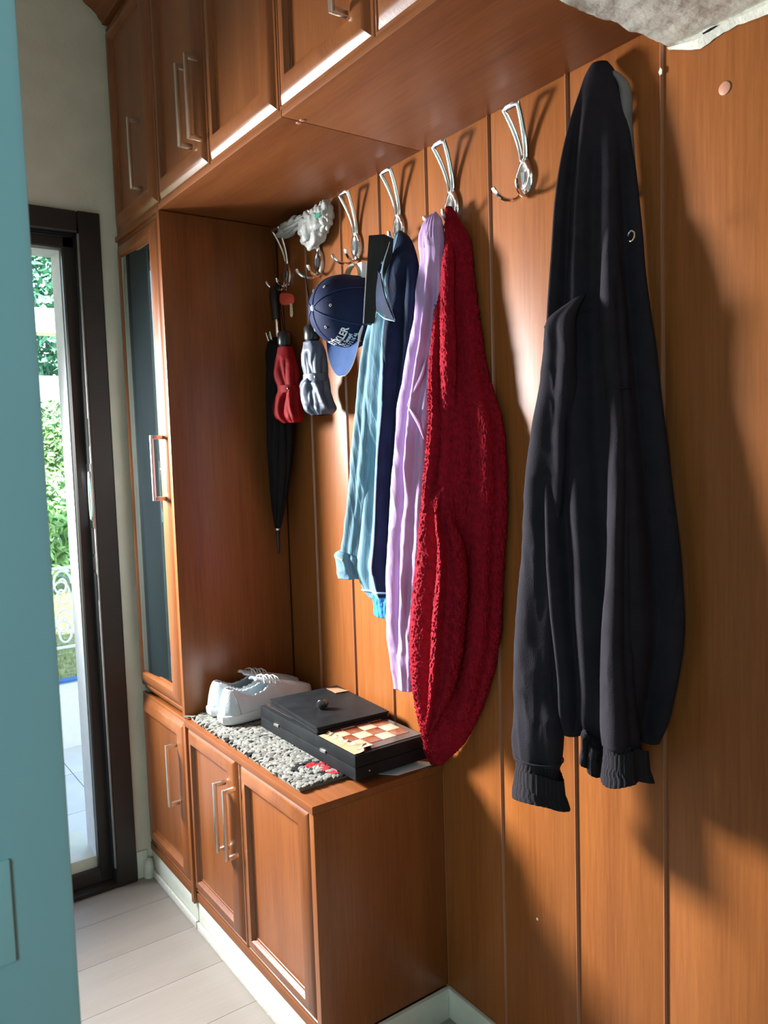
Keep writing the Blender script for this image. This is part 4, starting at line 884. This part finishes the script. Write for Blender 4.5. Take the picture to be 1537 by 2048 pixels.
# ------------------------------------------------------------------ rug on the bench
rz = ZB
rug = thing('rug_runner', (-0.19, -0.65, rz), 'short grey and ivory woven wool rug lying on the bench', 'rug')
RX0, RX1, RY0, RY1 = -0.326, -0.060, -0.975, -0.384
MB().box(RX0, RX1, RY0, RY1, rz, rz + 0.008, ch=0.002).build('backing', RUGW, rug)
bm = bmesh.new(); bmesh.ops.create_icosphere(bm, subdivisions=1, radius=1.0); IV = np.array([v.co[:] for v in bm.verts]); IF = [[w.index for w in f.verts] for f in bm.faces]; bm.free()
q = MB(); rg = random.Random(21)
y = RY0 + 0.004
row = 0
while y < RY1:
    x = RX0 + 0.002 + (row % 2) * 0.006
    while x < RX1:
        px, py = x + rg.uniform(-0.003, 0.003), y + rg.uniform(-0.003, 0.003)
        dx, dy = px - (-0.258), py - (-0.905)
        mi = 0 if rg.random() < 0.75 else 1
        rr = math.hypot(dx * 1.0, dy * 1.15)
        if 0.030 < rr < 0.046 and not (dx < -0.02 and dy < -0.0): mi = 2
        if rg.random() < 0.008 and py > -0.86: mi = 2
        if px < RX0 + 0.008 and rg.random() < 0.10: mi = 2
        for (ax, ay) in ((-0.244, -0.893), (-0.217, -0.900), (-0.232, -0.925), (-0.204, -0.945), (-0.235, -0.955)):
            if abs(px - ax) < 0.009 and abs(py - ay) < 0.010: mi = 3
        for (ax, ay) in ((-0.22, -0.930), (-0.250, -0.942), (-0.215, -0.965)):
            if abs(px - ax) < 0.008 and abs(py - ay) < 0.010: mi = 2
        a = rg.uniform(-0.6, 0.6) + (0.7 if row % 2 else -0.7); ca, sa = math.cos(a), math.sin(a)
        sx, sy, sz = 0.0066, 0.0115, 0.0048 * rg.uniform(0.8, 1.25)
        W = IV * np.array((sx, sy, sz)) * (1 + 0.18 * rg.uniform(-1, 1))
        W = np.stack([W[:, 0] * ca - W[:, 1] * sa + px, W[:, 0] * sa + W[:, 1] * ca + py, W[:, 2] + rz + 0.0085 + rg.uniform(0, 0.002)], 1)
        W[:, 2] = np.maximum(W[:, 2], rz + 0.0005)
        q.add(W, IF, mi); x += 0.0105
    y += 0.0105; row += 1
o = q.build('pile', [RUGW, RUGG, RUGK, RUGR], rug, recalc=False); o['kind'] = 'stuff'
# a few stray threads at the far left corner
for k in range(5):
    MB().tube([(-0.318, -0.386 - 0.004 * k, rz + 0.008), (-0.328 - 0.002 * k, -0.381 + 0.002 * k, rz + 0.010), (-0.336 - 0.001 * k, -0.380 + 0.003 * k, rz + 0.006)], 0.0012, 5).build('fringe', RUGW, rug)

# ------------------------------------------------------------------ shoes
def make_shoe():
    t = thing('shoe', (0, 0, 0), '', 'shoe', 'pair of white sneakers')
    Ls = 0.268
    s_ = np.array([0.0, 0.04, 0.12, 0.25, 0.4, 0.55, 0.7, 0.82, 0.91, 0.97, 1.0])
    hw = np.array([0.012, 0.026, 0.033, 0.034, 0.035, 0.041, 0.047, 0.046, 0.038, 0.025, 0.008])
    ht = np.array([0.060, 0.068, 0.070, 0.062, 0.060, 0.066, 0.056, 0.046, 0.038, 0.032, 0.026])   # top line above the sole
    cyl = np.array([0.0, 0.0, 0.0, 0.001, 0.003, 0.005, 0.006, 0.005, 0.002, -0.002, -0.004])
    n = 70; S = np.linspace(0, 1, n)
    HW = np.interp(S, s_, hw); HT = np.interp(S, s_, ht); CY = np.interp(S, s_, cyl)
    for arr in (HW, HT):
        k = np.array([1, 2, 3, 2, 1]) / 9.0; p = np.pad(arr, 2, mode='edge'); arr[:] = np.convolve(p, k, 'valid')
    sole_h = 0.026
    # sole
    P = []
    out = [(S[i] * Ls, CY[i] + HW[i]) for i in range(n)] + [(S[i] * Ls, CY[i] - HW[i]) for i in range(n - 1, -1, -1)]
    cx_ = Ls / 2
    for h, g in ((0.0, 0.93), (0.002, 1.0), (0.008, 1.05), (sole_h - 0.006, 1.06), (sole_h - 0.002, 1.045), (sole_h, 0.97)):
        P.append([(cx_ + (a - cx_) * (1 + (g - 1) * 0.5), b_ * g, h + 0.010 * max(0, a / Ls - 0.75) ** 1.0 * (1 if h < 0.01 else 1)) for a, b_ in out])
    q = MB(); q.grid(np.array(P), wrap_u=True); m0 = len(out); q.f.append(list(range(m0))[::-1]); q.mi.append(0); q.f.append([5 * m0 + i for i in range(m0)]); q.mi.append(0)
    so = q.build('sole', SOLEM, t)
    # upper: half tube with an ankle opening
    na = 44; A = np.linspace(0, PI, na)
    G = np.zeros((n, na, 3)); keep = np.ones((n, na), bool)
    for i in range(n):
        for j in range(na):
            c_, s2 = math.cos(A[j]), math.sin(A[j])
            e = 0.62
            yy = CY[i] + HW[i] * (abs(c_) ** e) * (1 if c_ > 0 else -1) * (1 - 0.18 * s2)
            zz = sole_h - 0.003 + HT[i] * abs(s2) ** 0.8 + 0.008 * max(0, S[i] - 0.75)
            xx = S[i] * Ls + (0.010 * s2 if i < 6 else 0) * (1 - i / 6)
            G[i, j] = (xx, yy, zz)
            if 0.04 < S[i] < 0.505:
                w = 0.86 * ((S[i] - 0.04) / 0.23) ** 0.6 if S[i] < 0.27 else 0.86 * math.sqrt(max(0.0, 1 - ((S[i] - 0.27) / 0.236) ** 2)) ** 0.8
                if abs(A[j] - PI / 2) < w: keep[i, j] = False
    q = MB(); q.grid(G); fs = []
    for k, f_ in enumerate(q.f):
        i, j = divmod(k, na - 1)
        if keep[i, j]: fs.append(f_)
    fs += [list(range(na))[::-1], [(n - 1) * na + j for j in range(na)]]
    q.f = fs; q.mi = [0] * len(fs)
    up_ = q.build('upper', SHOEW, t, angle=180)
    md = up_.modifiers.new('thickness', 'SOLIDIFY'); md.thickness = 0.004; md.offset = -1
    # insole and lining
    q = MB(); q.grid(np.array([[(S[i] * Ls + 0.004, CY[i] + HW[i] * 0.8 * u, sole_h + 0.010 + 0.006 * (1 - S[i])) for u in np.linspace(-1, 1, 7)] for i in range(1, int(n * 0.75))])); q.build('insole', SHOEI, t)
    # heel counter seams
    for sg in (-1, 1):
        MB().tube([(0.150 * Ls, sg * 0.0345, sole_h), (0.125 * Ls, sg * 0.0345, sole_h + 0.025), (0.105 * Ls, sg * 0.0325, sole_h + 0.045), (0.085 * Ls, sg * 0.029, sole_h + 0.056)], 0.0011, 5).build('seam', SHOEI, t)
    # tongue
    q = MB(); q.grid(np.array([[((0.36 + 0.22 * v) * Ls, 0.004 + 0.020 * u, sole_h + 0.074 - 0.012 * v - 0.008 * u * u + 0.006 * (1 - v)) for u in np.linspace(-1, 1, 9)] for v in np.linspace(0, 1, 10)])); tn = q.build('tongue', SHOEW, t)
    md = tn.modifiers.new('thickness', 'SOLIDIFY'); md.thickness = 0.004
    # laces
    for k in range(3):
        xa = (0.44 + 0.065 * k) * Ls; zt = sole_h + 0.074 - 0.004 * k
        MB().tube([(xa, -0.022, zt - 0.012), (xa + 0.004, -0.012, zt + 0.001), (xa + 0.008, 0.004, zt + 0.004), (xa + 0.012, 0.020, zt), (xa + 0.014, 0.030, zt - 0.012)], 0.0017, 6).build('lace', SOLEM, t)
        MB().tube([(xa + 0.014, -0.022, zt - 0.012), (xa + 0.010, -0.012, zt + 0.002), (xa + 0.006, 0.004, zt + 0.006), (xa + 0.002, 0.020, zt + 0.001), (xa, 0.030, zt - 0.012)], 0.0017, 6).build('lace', SOLEM, t)
    # toe-cap seam
    MB().tube([(0.70 * Ls + 0.02 * math.sin(a), 0.006 + 0.046 * math.cos(a) * (1 - 0.15 * math.sin(a)), sole_h - 0.002 + 0.057 * math.sin(a) ** 0.8 - 0.010 * math.sin(a)) for a in np.linspace(0.08, PI - 0.08, 24)], 0.0012, 5).build('seam', SHOEI, t)
    return t
sh = make_shoe(); sh['label'] = 'white sneaker nearer the camera, half hidden by the black box'
sh.location = (-0.297, -0.518, ZB + 0.0160); sh.rotation_euler = (0, 0, math.radians(2.5))
s2_ = copy_tree(sh, (-0.292, -0.434, ZB + 0.0160)); s2_['label'] = 'white sneaker standing against the cupboard side, behind the other'; s2_.rotation_euler = (0, 0, math.radians(0.8))

# ------------------------------------------------------------------ game box
bz = ZB + 0.0160
GX0, GX1, GY0, GY1 = -0.225, -0.035, -1.035, -0.600
gb = thing('game_box', (-0.13, -0.82, bz), 'black folding wooden game box with an inlaid chequered lid', 'game box')
MB().box(GX0, GX1, GY0, GY1, bz, bz + 0.0265, ch=0.0015).build('lower_half', BLACKW, gb)
uh = MB().box(GX0, GX1, GY0, GY1, bz + 0.0275, bz + 0.054, ch=0.0015).build('upper_half', BLACKW, gb)
for y in (-0.685, -0.905):
    MB().box(GX0 - 0.0022, GX0 + 0.0005, y - 0.012, y + 0.012, bz + 0.0235, bz + 0.0305, ch=0.0008).build('hinge', CHROME, gb)
MB().lathe([(0.0, -0.002), (0.0018, -0.0015), (0.002, 0.0)], (GX0 + 0.035, GY0, bz + 0.014), 'y', 10).build('pin', SATIN, gb)
zt = bz + 0.054
MB().box(GX0 + 0.014, GX1 - 0.004, GY0 + 0.010, GY1 - 0.006, zt, zt + 0.0012).build('border_veneer', SQK, uh)
cs = 0.0365
ox, oy = GX0 + 0.026, GY0 + 0.036
for i in range(4):
    for j in range(10):
        if oy + (j + 1) * cs > GY1 - 0.012: continue
        MB().box(ox + i * cs + 0.0004, ox + (i + 1) * cs - 0.0004, oy + j * cs + 0.0004, oy + (j + 1) * cs - 0.0004, zt + 0.0010, zt + 0.0019, ch=0.0002).build('square', SQL if (i + j) % 2 == 0 else SQD, uh)
# torn veneer and bare board along the front edge
rg = random.Random(9); n = 40
ya_ = np.linspace(GY0 + 0.004, -0.885, n); edge = [GX0 + 0.016 + 0.007 * abs(math.sin(i * 0.55)) + 0.006 * rg.random() + (0.020 * math.exp(-((i - 9) / 3.0) ** 2)) for i in range(n)]
q = MB(); q.grid(np.array([[(GX0 + 0.001, y, zt + 0.0022) for y in ya_], [(e, y, zt + 0.0022) for e, y in zip(edge, ya_)]])); q.grid(np.array([[(e, y, zt + 0.0022) for e, y in zip(edge, ya_)], [(e, y, zt) for e, y in zip(edge, ya_)]])); q.build('bare_edge', RAWW, uh)
q = MB(); q.grid(np.array([[(e - 0.002, y, zt + 0.0024) for e, y in zip(edge, ya_)], [(e + 0.006, y, zt + 0.0040 + 0.003 * abs(math.sin(i * 0.6))) for i, (e, y) in enumerate(zip(edge, ya_))], [(e + 0.009, y, zt + 0.0024) for e, y in zip(edge, ya_)]])); q.build('curled_veneer', mat('veneer', (0.42, 0.32, 0.20), 0.5), uh)
q = sheet([(GX0 + 0.045, GY0 + 0.040, zt + 0.003), (GX0 + 0.020, GY0 + 0.022, zt + 0.003), (GX0 + 0.052, GY0 + 0.008, zt + 0.010), (GX0 + 0.060, GY0 + 0.030, zt + 0.004)], 6, 6, None, 0.001); q.build('curled_veneer', MATS['veneer'], uh)

# black flat lid with knob lying on the box
lz = zt + 0.0022
lid = thing('lid', (-0.12, -0.75, lz), 'flat black square lid with a round knob lying on the game box', 'lid')
c_, s_ = math.cos(math.radians(-4)), math.sin(math.radians(-4))
def rot(v): return (-0.118 + (v[0] + 0.118) * c_ - (v[1] + 0.752) * s_, -0.752 + (v[0] + 0.118) * s_ + (v[1] + 0.752) * c_, v[2])
for z0, z1, ins in ((0.0, 0.005, 0.0), (0.0056, 0.0105, 0.003), (0.0111, 0.0150, 0.001)):
    q = MB().box(-0.214 + ins, -0.020 - ins, -0.884 + ins, -0.620 - ins, lz + z0, lz + z1, ch=0.0010); q.v = [rot(v) for v in q.v]; q.build('board', BLACKW, lid)
kx, ky, kz = -0.143, -0.772, lz + 0.0152
q = MB(); q.lathe([(0.0, 0.0), (0.010, 0.0), (0.010, 0.004), (0.0085, 0.006), (0.0085, 0.0065), (0.0, 0.0065)], (kx, ky, kz), 'z', 24); q.build('knob_base', BLACKP, lid)
q = MB(); q.lathe([(0.0, -0.011), (0.0105, -0.0105), (0.0122, -0.009), (0.0122, 0.008), (0.0112, 0.010), (0.0, 0.0105)], (0, 0, 0), 'x', 28)
q.v = [(kx + v[0] * 0.82 - v[1] * 0.57, ky + v[0] * 0.57 + v[1] * 0.82, kz + 0.0122 + v[2]) for v in q.v]; q.build('knob', BLACKP, lid)
q = sheet([(-0.052, -0.640, lz + 0.0160), (-0.026, -0.655, lz + 0.0160), (-0.022, -0.700, lz + 0.018), (-0.055, -0.690, lz + 0.0162)], 6, 6, None, 0.0008)
tag(q.build('cardboard_scrap', mat('cardboard', (0.30, 0.17, 0.09), 0.8)), 'small torn scrap of brown cardboard at the back of the black lid', 'cardboard')
q = sheet([(-0.148, -1.006, ZB + 0.0016), (-0.040, -1.000, ZB + 0.0016), (-0.012, -1.044, ZB + 0.0016), (-0.120, -1.040, ZB + 0.0016)], 8, 4, None, 0.0008)
tag(q.build('paper_sheet', PAPER), 'white sheet of paper sticking out under the game box', 'paper')

# ------------------------------------------------------------------ outside, seen through the door
b = MB(); b.box(-6, 8, 0.22, 1.40, -0.12, -0.036); pf = structure(b.build('floor', mat('grout', (0.45, 0.45, 0.43), 0.8), smooth=False))
for i in range(8):
    for j in range(3):
        MB().box(-1.9 + i * 0.40 + 0.002, -1.5 + i * 0.40 - 0.002, 0.27 + j * 0.40 + 0.002, 0.67 + j * 0.40 - 0.002, -0.037, -0.030, ch=0.0015).build('tile', TILEO, pf)
tag(MB().box(-3.0, 4.0, 1.40, 1.62, -0.05, 0.225, ch=0.01).build('garden_kerb', WHITEP), 'low white kerb edging the raised garden outside the door', 'kerb')
b = MB(); b.box(-8, 12, 1.62, 14, -0.1, 0.20); gr = structure(b.build('ground', GRASS, smooth=False))
q = MB(); rg = random.Random(2)
for k in range(9000):
    x, y = rg.uniform(-1.2, 2.2), 1.64 + rg.random() ** 1.6 * 3.2
    h = rg.uniform(0.02, 0.06); a = rg.uniform(0, 6.3); w = 0.004
    q.add([(x - w * math.cos(a), y - w * math.sin(a), 0.2), (x + w * math.cos(a), y + w * math.sin(a), 0.2), (x + rg.uniform(-.02, .02), y + rg.uniform(-.02, .02), 0.2 + h)], [(0, 1, 2)])
o = q.build('grass_blades', mat('grass_straw', (0.30, 0.36, 0.16), 0.8, var=0.5, scale=6), gr, recalc=False, smooth=False); o['kind'] = 'stuff'
tag(MB().tube([(-1.6, 1.60, 0.239), (-0.4, 1.585, 0.239), (0.4, 1.60, 0.239), (2, 1.59, 0.239)], 0.012, 8).build('garden_hose', BLUESTRIP), 'blue garden hose lying along the white kerb outside', 'hose')
fe = thing('iron_edging', (0.0, 2.25, 0.2), 'low white scrolled iron garden edging on the grass outside', 'fence')
MB().tube([(-1.4, 2.25, 0.70), (1.6, 2.25, 0.70)], 0.010, 6).build('top_rail', IRON, fe)
MB().tube([(-1.4, 2.25, 0.25), (1.6, 2.25, 0.25)], 0.010, 6).build('bottom_rail', IRON, fe)
for k in range(13):
    x = -1.4 + k * 0.25
    MB().tube([(x, 2.25, 0.19), (x, 2.25, 0.72)], 0.009, 6).build('post', IRON, fe)
    if k < 12:
        for s_ in (-1, 1):
            for zc in (0.36, 0.58):
                pts = [(x + 0.125 + s_ * (0.055 - 0.045 * a / 9.5 + 0.0) * math.cos(a) + s_ * 0.055 * 0, 2.25, zc + s_ * 0.03 + (0.085 - 0.07 * a / 9.5) * math.sin(a)) for a in np.linspace(0, 9, 40)]
                MB().tube(pts, 0.007, 5).build('scroll', IRON, fe)
tag(MB().box(-3, 6, 5.3, 5.5, 0.15, 0.58, ch=0.01).build('low_wall', PAVE), 'low bluish-grey garden wall behind the lawn', 'wall')
pg_ = thing('pergola', (0.2, 3.2, 0.2), 'white pergola beam crossing the view through the door', 'pergola')
MB().box(-1.5, 3.0, 3.1, 3.25, 2.13, 2.29, ch=0.006).build('beam', WHITEP, pg_)
for x in (-1.4, 1.6): MB().box(x, x + 0.12, 3.11, 3.23, 0.2, 2.13, ch=0.006).build('post', WHITEP, pg_)
po = thing('porch_roof', (-0.6, 0.9, 2.2), 'pale porch roof slab just outside the entrance door', 'porch roof')
MB().box(-2.4, 1.6, 0.225, 1.30, 2.235, 2.36, ch=0.006).build('slab', WHITEP, po)
MB().box(-2.4, 1.6, 0.72, 0.90, 2.16, 2.234, ch=0.006).build('joist', WHITEP, po)
bd = thing('neighbour_house', (2.0, 11.0, 0.2), 'grey neighbouring house wall beyond the garden', 'house')
MB().box(-3, 8, 10.5, 11, 0.2, 2.6).build('wall', mat('grey_render', (0.42, 0.43, 0.44), 0.9), bd, smooth=False)
MB().box(1.2, 2.4, 10.42, 10.52, 1.0, 1.9, ch=0.01).build('window', mat('dim_window', (0.16, 0.17, 0.16), 0.2), bd)
def bush(name, label, cat, c, r, n, m_, size, trunk, seed):
    t = thing(name, (c[0], c[1], 0.2), label, cat)
    rg = random.Random(seed); q = MB()
    for k in range(n):
        d = Vector((rg.gauss(0, 1), rg.gauss(0, 1), rg.gauss(0, 1))).normalized() * (0.55 + 0.45 * rg.random())
        p = Vector((c[0] + d.x * r[0], c[1] + d.y * r[1], c[2] + d.z * r[2]))
        if p.z < 0.22: continue
        a = Vector((rg.gauss(0, 1), rg.gauss(0, 1), rg.gauss(0, 1))).normalized(); b_ = a.orthogonal().normalized(); s = size * rg.uniform(0.6, 1.3)
        q.add([p - a * s, p + b_ * s * 0.42, p + a * s, p - b_ * s * 0.42], [(0, 1, 2, 3)])
    o = q.build('foliage', m_, t, recalc=False, smooth=False); o['kind'] = 'stuff'
    MB().tube([(c[0], c[1], 0.15), (c[0] + 0.03, c[1], c[2] * 0.6), (c[0], c[1] + 0.03, c[2])], [trunk, trunk * 0.8, trunk * 0.4], 8).build('trunk', BARK, t)
bush('bush', 'bright green leafy bush in the garden seen through the door', 'bush', (0.75, 5.0 + 1.3, 1.15), (0.85, 0.55, 0.80), 5200, LEAFG, 0.055, 0.03, 1)
bush('bush', 'lower leafy bush beside the garden wall', 'bush', (0.35, 4.6, 0.75), (0.45, 0.4, 0.50), 2600, LEAFG, 0.05, 0.02, 2)
bush('tree', 'tall deep green tree rising above the white pergola beam', 'tree', (1.6, 12.6, 4.0), (2.6, 1.2, 1.9), 7000, LEAFT, 0.12, 0.12, 3)
